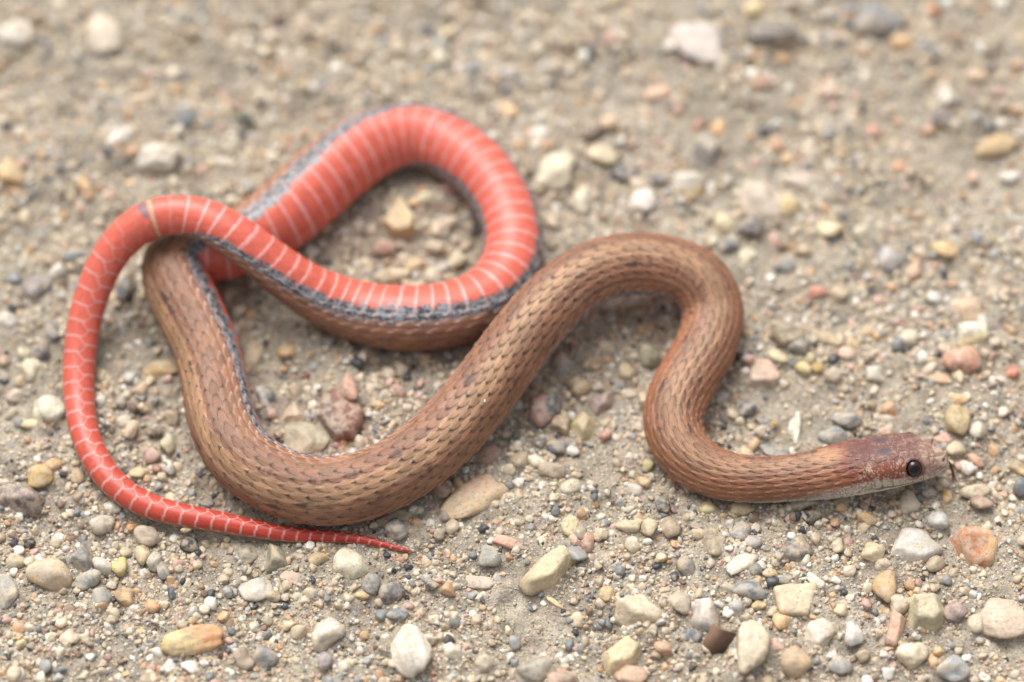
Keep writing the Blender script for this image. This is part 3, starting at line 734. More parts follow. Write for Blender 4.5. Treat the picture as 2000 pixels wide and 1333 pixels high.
 (328, 865, 28, 34, 20, 's', (186, 178, 142), 'greenish cream pebble close to the brown body'),
 (296, 888, 34, 26, 0, 's', (192, 154, 142), 'dull pink pebble between tail and the lowest body curve'),
 (248, 912, 34, 22, -10, 's', (104, 106, 110), 'dark speckled chip touching the inside of the tail'),
 (306, 913, 18, 18, 0, 'a', (156, 84, 58), 'rust red cube between tail and the lowest body curve'),
 (330, 914, 22, 22, 0, 'r', (190, 186, 180), 'whitish bead beside the rust red cube'),
 (270, 922, 38, 22, 0, 's', (196, 174, 128), 'honey lumps beside the dark chip inside the tail'),
 (242, 562, 32, 48, 4, 'r', (92, 96, 106), 'dark slate oval between the tail and the folded body'),
 (72, 568, 62, 52, 10, 's', (140, 130, 132), 'purple-grey round stone left of the tail'),
 (104, 648, 32, 46, -10, 's', (98, 104, 112), 'dark blue upright pebble left of the tail'),
 (86, 690, 30, 34, 10, 's', (100, 94, 96), 'dark brownish pebble below the dark blue upright one'),
 (104, 512, 42, 36, 0, 's', (142, 116, 92), 'brown round pebble beyond the tail with a blue-grey one behind'),
 (142, 498, 42, 28, 0, 's', (134, 142, 150), 'blue-grey pebble behind the brown round one, close to the tail'),
 (12, 630, 42, 32, 0, 's', (198, 194, 184), 'chalk white pebble well left of the tail'),
 (48, 690, 26, 24, 0, 's', (196, 186, 148), 'pale yellow pebble left of the dark brownish one'),
 (8, 702, 26, 26, 0, 's', (164, 128, 112), 'dusky pink pebble left of the pale yellow one'),
 (780, 428, 58, 64, 0, 'a', (196, 164, 116), 'tan pyramid-shaped stone standing inside the red belly loop'),
 (748, 480, 46, 34, -5, 's', (174, 134, 116), 'dull pink pebble inside the red loop below the pyramid'),
 (808, 516, 40, 32, 15, 's', (196, 168, 122), 'tan rounded block inside the red loop near its lower side'),
 (766, 536, 66, 26, 0, 's', (196, 178, 144), 'cream long pebble along the lower side inside the red loop'),
 (878, 433, 50, 24, -25, 'a', (190, 168, 144), 'pale splinter inside the red loop, right of the pyramid'),
 (894, 508, 40, 34, 0, 's', (188, 178, 138), 'pale yellow pebble inside the red loop near its right end'),
 (700, 446, 24, 32, 0, 's', (166, 162, 154), 'grey white pebble inside the red loop, left of the pyramid'),
 (632, 508, 46, 18, 22, 's', (74, 74, 72), 'black long pebble inside the red loop near the crossing'),
 (848, 480, 44, 26, 0, 's', (166, 154, 130), 'beige grey pebble inside the red loop beneath the pale splinter'),
 (866, 522, 28, 22, 0, 's', (150, 148, 150), 'lilac grey pebble inside the red loop beside the pale yellow one'),
 (1558, 1079, 60, 52, 15, 's', (98, 102, 106), 'dark slate stone with gold flecks in front of the neck'),
 (1545, 1060, 18, 16, 0, 'r', (214, 212, 206), 'clear white bead on top of the dark slate stone'),
 (1585, 1010, 32, 38, -30, 's', (40, 40, 44), 'black pebble splashed with white under the throat'),
 (1547, 1174, 92, 66, 2, 'f', (204, 180, 144), 'large tan flat shard with straight edges, in front of the neck'),
 (1730, 1141, 44, 62, 20, 'r', (208, 162, 98), 'amber glossy drop-shaped stone in front of the head'),
 (1725, 1102, 32, 26, 0, 's', (180, 166, 150), 'clouded grey pebble touching the top of the amber drop'),
 (1906, 1060, 92, 72, 22, 'e', (212, 132, 88), (216, 168, 110), 'large orange stone bedded in the sand before the snout'),
 (1785, 1058, 108, 72, 18, 'e', (196, 192, 184), 'wide whitish grey slab sunk in sand before the chin'),
 (1705, 1079, 48, 38, 0, 's', (206, 186, 144), 'cream knob left of the sunken whitish grey slab'),
 (1684, 1073, 14, 12, 0, 's', (50, 50, 56), 'black crumb touching the cream knob'),
 (1806, 1190, 74, 62, -8, 'a', (208, 196, 156), 'cream yellow blocky stone right of the amber drop'),
 (1745, 1228, 30, 70, 22, 's', (208, 158, 130), 'peach pink long stone below the amber drop'),
 (1757, 1180, 36, 36, 0, 's', (208, 192, 164), 'cream chip over the peach pink long stone'),
 (1867, 1193, 46, 36, 0, 'r', (140, 116, 116), 'plum brown oval pebble beside the cream yellow block'),
 (1962, 1212, 112, 76, 0, 'e', (196, 172, 148), 'broad beige slab before the large orange stone'),
 (1905, 1215, 34, 42, 0, 's', (178, 168, 140), 'olive cream pebble wedged beside the broad beige slab'),
 (1775, 980, 44, 48, 0, 's', (176, 166, 150), 'mottled grey lump below the chin'),
 (1905, 960, 58, 34, -12, 's', (206, 188, 152), 'cream stone over brown ones before the snout'),
 (1918, 980, 44, 30, 10, 's', (158, 122, 102), 'brown pebble under the cream stone before the snout'),
 (1850, 969, 20, 26, 10, 's', (214, 164, 92), 'bright amber chip below the tongue'),
 (1815, 961, 28, 18, 5, 'r', (178, 170, 160), 'clear grey bead right under the chin'),
 (1692, 1016, 38, 24, 0, 's', (206, 156, 96), 'orange ochre chip under the jaw'),
 (1395, 1066, 46, 58, 20, 's', (170, 154, 130), 'speckled beige upright stone in front of the lower neck bend'),
 (1445, 1046, 36, 38, 25, 's', (150, 144, 140), 'grey stone right of the speckled beige upright one'),
 (1470, 1066, 32, 28, 10, 'a', (154, 150, 154), 'lilac grey chip right of the grey stone below the neck'),
 (1365, 1050, 28, 20, 0, 's', (184, 160, 126), 'tan pebble behind the speckled beige upright one'),
 (1310, 1035, 36, 42, 0, 's', (172, 148, 122), 'light brown upright stone below the throat bend'),
 (1235, 1069, 28, 28, 0, 'r', (214, 202, 172), 'milky round bead below the throat bend'),
 (1228, 1035, 48, 26, -8, 's', (210, 192, 150), 'cream crooked stone above the milky round bead'),
 (1268, 1034, 28, 40, 20, 's', (206, 184, 144), 'cream hooked stone right of the crooked one'),
 (1340, 1108, 36, 44, 0, 's', (134, 130, 120), 'dull grey stone below the speckled beige one'),
 (1316, 1128, 18, 20, 0, 's', (66, 68, 76), 'black crumb touching the dull grey stone'),
 (1447, 1110, 66, 32, -25, 'f', (208, 200, 188), 'white curved shard between grey stones in front of the neck'),
 (1466, 1158, 62, 42, 22, 's', (126, 134, 142), 'blue-grey sloping stone left of the tan flat shard'),
 (1482, 1186, 30, 22, -20, 'a', (196, 168, 122), 'tan chip between the blue-grey stone and the flat shard'),
 (1503, 1128, 30, 20, -10, 's', (210, 178, 122), 'golden chip above the tan flat shard'),
 (1527, 1136, 42, 16, 0, 's', (134, 142, 144), 'thin blue-grey stone lying along the top of the flat shard'),
 (1473, 1124, 28, 22, 0, 's', (136, 136, 132), 'small dull grey pebble left of the golden chip'),
 (1592, 1142, 42, 18, 38, 'f', (214, 206, 188), 'white flake at the corner of the tan flat shard'),
 (1252, 1196, 98, 54, 10, 's', (208, 190, 158), 'large cream pointed stone in the foreground, biggest below the throat'),
 (1325, 1186, 44, 44, 0, 's', (180, 164, 142), 'beige grey stone between the large cream pointed one and a lilac one'),
 (1375, 1210, 58, 56, 20, 's', (200, 190, 182), 'pale lilac stone right of the beige grey one, behind the brown leaf scrap'),
 (1470, 1272, 58, 102, 5, 's', (212, 194, 164), 'tall cream stone right of the brown leaf scrap'),
 (1345, 1246, 48, 24, 8, 's', (112, 120, 134), 'slate blue flat stone left of the brown leaf scrap'),
 (1220, 1272, 64, 54, -25, 'a', (212, 188, 140), 'yellow cream angular block in the foreground'),
 (1232, 1318, 62, 40, 10, 's', (200, 148, 122), 'terracotta rounded stone below the yellow cream block'),
 (1296, 1268, 38, 26, 20, 'r', (208, 156, 120), 'peach bean between the yellow block and the leaf scrap'),
 (1555, 1298, 58, 54, 0, 'r', (180, 148, 110), 'round tan brown stone below the tan flat shard'),
 (1598, 1239, 52, 56, 25, 's', (212, 200, 182), 'white rounded block right below the tan flat shard'),
 (1665, 1240, 36, 50, -12, 's', (194, 192, 190), 'pale bluish white stone left of the peach pink long stone'),
 (1640, 1302, 50, 38, 0, 's', (146, 148, 148), 'grey mottled stone right of the round tan brown one'),
 (1517, 1265, 30, 30, 0, 's', (192, 150, 136), 'rose pebble between the tall cream stone and the white block'),
 (1045, 1305, 74, 52, -8, 's', (158, 152, 138), 'big grey stone in the foreground right of the big white lump'),
 (1095, 1326, 62, 32, 10, 's', (200, 158, 136), 'pink stone pressed under the big grey foreground one'),
 (945, 1295, 36, 32, -12, 's', (196, 186, 162), 'clear quartz pebble between the white lump and the big grey stone'),
 (672, 1302, 26, 30, 20, 's', (212, 202, 182), 'cream drop-shaped chip left of the big white lump'),
 (1860, 1305, 60, 48, -20, 's', (152, 160, 166), 'pale blue stone in the foreground below the plum pebble'),
 (1782, 1278, 62, 44, 0, 's', (212, 196, 166), 'cream stone in the foreground below the peach pink long stone'),
 (1640, 1195, 28, 24, 0, 's', (204, 178, 140), 'beige chip right of the tan flat shard'),
 (1185, 1165, 28, 30, 15, 'a', (206, 166, 110), 'ochre cube left of the large cream pointed stone'),
 (1084, 1176, 42, 12, 38, 's', (216, 190, 140), 'cream matchstick-like splinter below the large cream bean'),
 (1146, 1063, 30, 36, -10, 'a', (198, 146, 122), 'salmon block right of the large cream bean'),
 (1265, 915, 24, 26, 0, 's', (170, 160, 96), 'olive yellow bead tucked under the throat bend'),
 (1258, 946, 28, 20, 12, 'a', (204, 160, 96), 'orange wedge below the olive yellow bead'),
 (1241, 960, 32, 22, 8, 'r', (194, 186, 178), 'clear pale bead left of the orange wedge'),
 (1382, 997, 32, 28, 0, 'r', (194, 178, 126), 'yellowish round pebble under the neck'),
 (1293, 990, 28, 42, -8, 's', (84, 86, 88), 'black speckled stone under the lower neck bend'),
 (1450, 998, 46, 26, 0, 'a', (192, 164, 116), 'tan rough pebble under the middle of the neck'),
 (1560, 988, 70, 16, -8, 's', (202, 186, 154), 'cream stick-like stone lying under the throat'),
 (1612, 979, 24, 16, 0, 'r', (150, 122, 140), 'violet bead under the throat'),
 (705, 1049, 0, 0, 0, 'x', TA, ''),
 (870, 1012, 34, 24, 0, 's', (130, 116, 104), 'dark brown lump between the body and the bedded orange stone'),
 (770, 1010, 74, 40, -12, 'e', (182, 164, 124), 'sandy tan stone half under the lowest body curve'),
 (775, 1040, 42, 40, 10, 'a', (136, 140, 140), 'grey chip behind the tip of the tail'),
 (858, 1046, 24, 24, 0, 's', (178, 160, 136), 'lone beige bead right of the tail tip'),
 (862, 952, 44, 46, -30, 's', (166, 126, 100), 'reddish brown stone touching the body above the orange stone'),
 (895, 945, 22, 22, 0, 'r', (190, 144, 92), 'ochre bead beside the reddish brown stone'),
]
ST = [q for q in ST if q[5] != 'x']
# ---------------------------------------------------------------- ground
rngG = np.random.default_rng(21)
GX0, GX1, GY0, GY1, GD = -74.0, 74.0, -60.0, 74.0, 0.30
gx = np.arange(GX0, GX1 + GD / 2, GD); gy = np.arange(GY0, GY1 + GD / 2, GD)

def field(scale, seed):
    r = np.random.default_rng(seed); z = np.fft.rfft2(r.normal(size=(len(gy), len(gx))))
    fy = np.fft.fftfreq(len(gy), GD)[:, None]; fx = np.fft.rfftfreq(len(gx), GD)[None]
    z = np.fft.irfft2(z * np.exp(-(fx ** 2 + fy ** 2) * (scale ** 2) * 3.0), s=(len(gy), len(gx)))
    return z / z.std()

GXX, GYY = np.meshgrid(gx, gy)
HF = 0.34 * field(9.0, 1) + 0.17 * field(3.0, 2) + 0.12 * field(1.2, 3) + 0.08 * field(0.55, 4)
PATCH = field(6.0, 7)                          # where grit lies thick or thin
PATCH2 = field(2.2, 8)
# flatten beneath the snake so that it rests on the sand
_c = np.full(GXX.shape, 9.0)
for p, r in zip(FP[::2], FR[::2]):
    if p[2] > r * 1.7 + 0.3 or r < 0.4: continue
    x0, x1 = np.searchsorted(gx, [p[0] - 2.2 * r, p[0] + 2.2 * r]); y0, y1 = np.searchsorted(gy, [p[1] - 2.2 * r, p[1] + 2.2 * r])
    if x1 > x0 and y1 > y0:
        _c[y0:y1, x0:x1] = np.minimum(_c[y0:y1, x0:x1], np.hypot(GXX[y0:y1, x0:x1] - p[0], GYY[y0:y1, x0:x1] - p[1]) / r)
under = 1 - sm(0.55, 1.35, _c)
HF = HF * (1 - under) + (0.10 + 0.25 * np.minimum(HF, 0.3)) * under

# sizes and places of the listed stones, worked out from the photograph
STONES = []
for q in ST:
    u, v, wpx, hpx, rot, shp, c1 = q[:7]; c2 = q[7] if len(q) == 9 else None; lab = q[-1]
    mute = lambda c: None if c is None else tuple(np.array(c) * 0.74 + 0.26 * (np.mean(c) * np.array([1.03, 1.0, 0.94])))
    c1, c2 = mute(c1), mute(c2); wpx, hpx = wpx * 1.08, hpx * 1.08
    k = pxmm(pix(u, v, 0.5)); ra = math.radians(rot)
    fv = {'f': 0.90, 'e': 0.92}.get(shp, 0.93)
    La = 0.5 * wpx * k * math.hypot(math.cos(ra), math.sin(ra) / fv)
    Lb = 0.5 * hpx * k * math.hypot(math.sin(ra), math.cos(ra) / fv)
    yaw = -math.atan2(math.sin(ra) / fv, math.cos(ra))
    hz = {'r': 0.80, 's': 0.74, 'a': 0.78, 'f': 0.34, 'e': 0.42}[shp] * min(La, Lb) ** 0.75 * (0.5 * (La + Lb)) ** 0.25
    hz = min(hz, 1.25)
    up = {'r': 0.20, 's': 0.15, 'a': 0.20, 'f': 0.20, 'e': -0.12}[shp] * hz
    p = pix(u, v, up + 0.15)
    STONES.append([p[0], p[1], up, La, Lb, hz, yaw, shp, c1, c2, lab])

def hsample(F, x, y):
    i = np.clip((np.asarray(x) - GX0) / GD, 0, len(gx) - 1.001); j = np.clip((np.asarray(y) - GY0) / GD, 0, len(gy) - 1.001)
    i0, j0 = i.astype(int), j.astype(int); a, b = i - i0, j - j0
    return (F[j0, i0] * (1 - a) + F[j0, i0 + 1] * a) * (1 - b) + (F[j0 + 1, i0] * (1 - a) + F[j0 + 1, i0 + 1] * a) * b

# further small pebbles of no special look, by colour
KINDS = [('grey', (132, 134, 134)), ('tan', (188, 162, 124)), ('cream', (208, 192, 158)), ('orange', (204, 150, 104)), ('pink', (198, 154, 138)), ('charcoal', (76, 78, 82)), ('white', (208, 204, 196)), ('brown', (142, 112, 88))]
def seen_px(x, y):
    d = np.stack([x, y, np.zeros_like(x)], 1) - CP
    t = d @ CF; k = SENSOR / LENS / 2000.0
    return 1000 + (d @ CX) / t / k, 666.5 - (d @ CU) / t / k
sx = np.array([s[0] for s in STONES]); sy = np.array([s[1] for s in STONES])
sa = np.array([max(s[3], s[4]) for s in STONES]); 
def stone_gap(x, y):
    return (np.hypot(x[:, None] - sx[None], y[:, None] - sy[None]) - sa[None] * 0.95).min(1)
def stone_inside(x, y):
    ins = np.full(len(x), 9.0)
    for s in STONES:
        dx, dy = x - s[0], y - s[1]; c, sn = math.cos(s[6]), math.sin(s[6])
        e = np.hypot((dx * c + dy * sn) / s[3], (-dx * sn + dy * c) / s[4]); ins = np.minimum(ins, e)
    return ins
NMORE = 300 - len(STONES)
_cx = rngG.uniform(-46, 46, 6000); _cy = rngG.uniform(-31, 40, 6000)
_pu, _pv = seen_px(_cx, _cy)
_ok = (_pu > 5) & (_pu < 1995) & (_pv > 5) & (_pv < 1325) & (stone_gap(_cx, _cy) > 0.75) & (snake_clear(_cx, _cy) > 1.45)
_cx, _cy = _cx[_ok], _cy[_ok]; _keep = []
for i in range(len(_cx)):
    if all(math.hypot(_cx[i] - _cx[j], _cy[i] - _cy[j]) > 2.6 for j in _keep): _keep.append(i)
    if len(_keep) >= NMORE: break
for i in _keep:
    kn = int(rngG.choice(8, p=[.2, .24, .2, .08, .08, .06, .07, .07])); r = rngG.uniform(0.42, 0.72)
    shp = rngG.choice(['r', 's', 's', 'a']); a, b = r * rngG.uniform(1.0, 1.35), r * rngG.uniform(0.8, 1.05)
    hz = 0.75 * b; c = np.clip(np.array(KINDS[kn][1]) * rngG.uniform(0.92, 1.06) + rngG.normal(0, 4, 3), 20, 235)
    STONES.append([_cx[i], _cy[i], 0.35 * hz, a, b, hz, rngG.uniform(0, 3.14), str(shp), tuple(c), None, KINDS[kn][0]])
# the sand creeps a little up round each stone
for s in STONES:
    rr = 1.9 * max(s[3], s[4])
    x0, x1 = np.searchsorted(gx, [s[0] - rr, s[0] + rr]); y0, y1 = np.searchsorted(gy, [s[1] - rr, s[1] + rr])
    dx, dy = GXX[y0:y1, x0:x1] - s[0], GYY[y0:y1, x0:x1] - s[1]; c, sn = math.cos(s[6]), math.sin(s[6])
    e = np.hypot((dx * c + dy * sn) / s[3], (-dx * sn + dy * c) / s[4])
    lift = 0.20 * s[5] * (1 - sm(0.8, 1.7, e)) * (1 - under[y0:y1, x0:x1])
    if s[7] == 'e':       # bury the rim of sunk stones unevenly
        lift = lift + 0.10 * (PATCH2[y0:y1, x0:x1]) * sm(0.55, 0.95, e) * (1 - sm(1.0, 1.6, e))
    HF[y0:y1, x0:x1] += lift

def build_ground():
    far = [1.0, 2.5, 6, 14, 35, 90, 250, 700, 2000, 6000]
    ax = np.concatenate([GX0 - np.array(far)[::-1], gx, GX1 + np.array(far)]); ay = np.concatenate([GY0 - np.array(far)[::-1], gy, GY1 + np.array(far)])
    Z = np.pad(HF, len(far), mode='edge')
    nx, ny = len(ax), len(ay); n = len(far)
    fade = np.ones(nx); fade[:n] = np.linspace(0, 1, n); fade[-n:] = np.linspace(1, 0, n)
    fady = np.ones(ny); fady[:n] = np.linspace(0, 1, n); fady[-n:] = np.linspace(1, 0, n)
    Z = Z * fade[None] * fady[:, None]
    XX, YY = np.meshgrid(ax, ay)
    i, j = np.meshgrid(np.arange(ny - 1), np.arange(nx - 1), indexing='ij'); a = i * nx + j
    q = np.stack([a, a + 1, a + nx + 1, a + nx], -1).reshape(-1, 4)
    o = mesh_obj('ground', np.stack([XX, YY, Z], -1).reshape(-1, 3), q, M_GROUND)
    o['kind'] = 'structure'; o['label'] = 'packed pale brown sand under the gravel'
    return o

# ---------------------------------------------------------------- stones
# plan outlines (photo px, convex) of stones whose outline is distinctive; last number = how much the sides lean in
OUT = {
 'tan pyramid-shaped': ([(780, 388), (812, 440), (805, 462), (775, 468), (745, 446)], 0.12),
 'large tan flat shard': ([(1505, 1153), (1597, 1145), (1585, 1190), (1580, 1208), (1525, 1206)], 0.12),
 'large dark red slab': ([(650, 766), (690, 775), (712, 815), (690, 862), (655, 868), (622, 820), (627, 785)], 0.3),
 'yellow faceted stone': ([(1140, 801), (1162, 825), (1152, 850), (1136, 857), (1115, 828)], 0.6),
 'large orange stone bedded': ([(1862, 1045), (1890, 1022), (1935, 1030), (1955, 1060), (1940, 1095), (1905, 1102), (1872, 1075)], 0.5),
 'wide whitish grey slab': ([(1733, 1082), (1765, 1025), (1800, 1030), (1842, 1070), (1800, 1098)], 0.45),
 'purple-brown angular stone': ([(-8, 960), (25, 950), (62, 955), (84, 975), (70, 998), (-8, 998)], 0.5),
 'blue-grey diamond-shaped': ([(1378, 258), (1412, 292), (1388, 328), (1350, 300)], 0.4),
 'peach pink long': ([(1742, 1190), (1768, 1205), (1752, 1262), (1728, 1258)], 0.3),
 'large cream pointed stone': ([(1203, 1178), (1255, 1166), (1302, 1208), (1288, 1224), (1230, 1220), (1203, 1202)], 0.45),
 'beige square stone': ([(1080, 812), (1116, 818), (1108, 850), (1072, 838)], 0.25),
 'purple-grey pointed': ([(1200, 757), (1192, 790), (1165, 806), (1146, 782)], 0.5),
 'pinkish angular slab': ([(1462, 703), (1505, 703), (1527, 740), (1510, 754), (1462, 756)], 0.3),
 'cream yellow blocky': ([(1775, 1165), (1830, 1160), (1846, 1200), (1826, 1222), (1785, 1218)], 0.35),
 'yellow cream angular block': ([(1178, 1276), (1225, 1240), (1256, 1268), (1235, 1300), (1190, 1310)], 0.35),
 'tan cone-shaped': ([(575, 775), (602, 815), (585, 830), (548, 822)], 0.75),
 'large cream bean-shaped': ([(1020, 1140), (1055, 1095), (1105, 1072), (1120, 1098), (1085, 1140), (1035, 1156)], 0.35),
 'olive grey triangular': ([(525, 1060), (548, 1070), (566, 1108), (524, 1110)], 0.5),
 'grey triangular stone': ([(165, 1058), (182, 1095), (175, 1115), (126, 1100)], 0.6),
}
def plan_shape(seed, poly, lean, hz, sub):
    pts = np.array([pix(u, v, 0.25 * hz)[:2] for u, v in poly]); c = pts.mean(0); pts = pts - c
    r = np.random.default_rng(seed); ns, ds = [], []
    for i in range(len(pts)):
        a, b = pts[i], pts[(i + 1) % len(pts)]; e = b - a; n = np.array([e[1], -e[0]]); n /= np.linalg.norm(n)
        if n @ a < 0: n = -n
        ln = lean * r.uniform(0.6, 1.4); q = np.array([n[0], n[1], ln]); L_ = np.linalg.norm(q)
        ns.append(q / L_); ds.append((n @ a) / L_)
    ns.append(np.array([r.normal(0, .08), r.normal(0, .08), 1.0])); ds.append(hz); ns.append(np.array([0, 0, -1.0])); ds.append(hz)
    ns = np.array(ns); ds = np.array(ds); v, f = ico(sub)
    q = np.maximum(v @ ns.T, 1e-4) / ds[None]; m = q.max(1, keepdims=True)
    rad = 1 / (m[:, 0] * (np.sum((q / m) ** 22, 1) ** (1 / 22)))
    rad = rad * (1 + 0.02 * Waves(seed + 2, 5.0)(v) + 0.012 * Waves(seed + 3, 16.0, 20)(v))
    return v * rad[:, None], f, c

def stone_shape(seed, shp, sub):
    r = np.random.default_rng(seed); v, f = ico(sub); rad = np.ones(len(v))
    if shp in 'rasf':
        k = {'a': 13, 's': 16, 'f': 12, 'r': 14}[shp]
        n = r.normal(size=(k, 3)); n /= np.linalg.norm(n, axis=1)[:, None]
        if shp == 'f': n[:6, 2] *= 0.15; n[6, :] = (0.08, 0.05, 1); n /= np.linalg.norm(n, axis=1)[:, None]
        d = r.uniform(0.80 if shp == 'r' else 0.70, 0.98, k); q = np.maximum(v @ n.T, 1e-3) / d[None]
        pw = {'a': 18.0, 's': 10.0, 'f': 18.0, 'r': 6.0}[shp]
        cap = 1.0 / (np.sum(q ** pw, 1) ** (1 / pw))
        rad = np.minimum(cap, 1.15)
    rad = rad * (1 + (0.06 if shp in 'ra' else 0.10) * Waves(seed + 1, 2.6)(v) + (0.028 if shp != 'r' else 0.012) * Waves(seed + 2, 7.0)(v) + (0.014 if shp != 'r' else 0.005) * Waves(seed + 3, 24.0, 20)(v))
    p = v * rad[:, None]
    p -= (p.max(0) + p.min(0)) / 2; p /= (p.max(0) - p.min(0)) / 2
    return p, f

def build_stones():
    groups = {}
    for n, (x, y, up, a, b, hz, yaw, shp, c1, c2, lab) in enumerate(STONES):
        listed = ' ' in lab
        p, f = stone_shape(100 + 7 * n, 'r' if shp == 'r' else ('s' if shp == 'e' else shp), 4 if max(a, b) > 1.3 else 3)
        if shp == 'f': p[:, 2] = np.sign(p[:, 2]) * np.abs(p[:, 2]) ** 0.7
        v = p * np.array([a, b, hz]); out = next((o for k, o in OUT.items() if lab.startswith(k)), None)
        if out:
            hz2 = 0.9 if 'pyramid' in lab else (0.5 if 'slab' in lab else hz * (1.3 if out[1] > 0.7 else 0.85)); v, f, (x, y) = plan_shape(100 + 7 * n, out[0], out[1], hz2, 4); yaw = 0.0
            p = v / np.abs(v).max(0)
        m = Waves(900 + n, 1.8)(p); m2 = Waves(1900 + n, 5.0)(p)
        col = lin(c1)[None] * (1 + 0.09 * m[:, None] + 0.07 * m2[:, None])
        if c2 is not None:
            d = np.random.default_rng(n).normal(size=2); d /= np.linalg.norm(d)
            if 'yellow at one end' in lab: d = np.array([1.0, 0.1])
            if 'half pink' in lab: d = np.array([0.8, 0.6])
            if 'underside' in lab or 'quartz' in lab: d = np.array([0.2, -1.0])
            t = sm(-0.15, 0.35, p[:, :2] @ d + 0.18 * m2 - 0.12)[:, None]
            col = col * (1 - t) + lin(c2)[None] * (1 + 0.08 * m[:, None]) * t
        else:
            t = sm(0.5, 1.6, m)[:, None] * 0.45
            col = col * (1 - t) + lin((186, 164, 136))[None] * t
        if 'splashed' in lab:
            t = sm(0.55, 0.75, Waves(7, 4.2)(p))[:, None]; col = col * (1 - t) + lin((206, 202, 194))[None] * t
        if 'gold flecks' in lab or 'speckled' in lab:
            t = sm(1.2, 1.6, Waves(n, 12.0)(p))[:, None]; col = col * (1 - t) + lin((196, 170, 120))[None] * t
        cc, s_ = math.cos(yaw), math.sin(yaw)
        v = np.stack([v[:, 0] * cc - v[:, 1] * s_, v[:, 0] * s_ + v[:, 1] * cc, v[:, 2]], 1)
        if shp == 'f' and 'flat shard' in lab: v[:, 2] += 0.10 * v[:, 1]
        z0 = float(hsample(HF, [x], [y])[0])
        if 'resting on the large dark red slab' in lab: z0 += 0.75
        elif 'on top of' in lab: z0 += 0.8
        o = mesh_obj('pebble', v, f, M_PEB, np.clip(col, 0.01, 0.9), loc=(x, y, max(z0, -0.1) + up))
        if listed: tag(o, lab, 'pebble')
        else:
            near = min((s for s in STONES if ' ' in s[10]), key=lambda s: math.hypot(s[0] - x, s[1] - y))[10]
            for cut in (',', ' with ', ' beside ', ' between ', ' behind ', ' beyond ', ' below ', ' under ', ' above ', ' in the ', ' in front', ' touching ', ' lying ', ' left ', ' right ', ' of the ', ' inside ', ' before ', ' against ', ' at the ', ' next ', ' among ', ' well ', ' just ', ' on the ', ' close ', ' tucked ', ' bedded ', ' sunk ', ' standing ', ' over ', ' leaning ', ' pressed ', ' half '):
                near = near.split(cut)[0]
            tag(o, 'small loose %s pebble near the %s' % (lab, near), 'pebble', 'small loose %s pebbles' % lab)

# ---------------------------------------------------------------- grit and sand, too many to count
PAL = np.array([lin(c) for c in [(206, 192, 166), (192, 172, 140), (180, 158, 126), (204, 182, 146), (196, 176, 150), (214, 206, 192), (196, 150, 104), (206, 164, 110), (196, 152, 136), (150, 148, 144), (122, 124, 124), (70, 70, 74), (140, 112, 90), (190, 186, 176)]])
PPR = np.array([.13, .15, .12, .10, .10, .08, .05, .04, .04, .06, .05, .035, .045, .06]); PPR = PPR / PPR.sum()

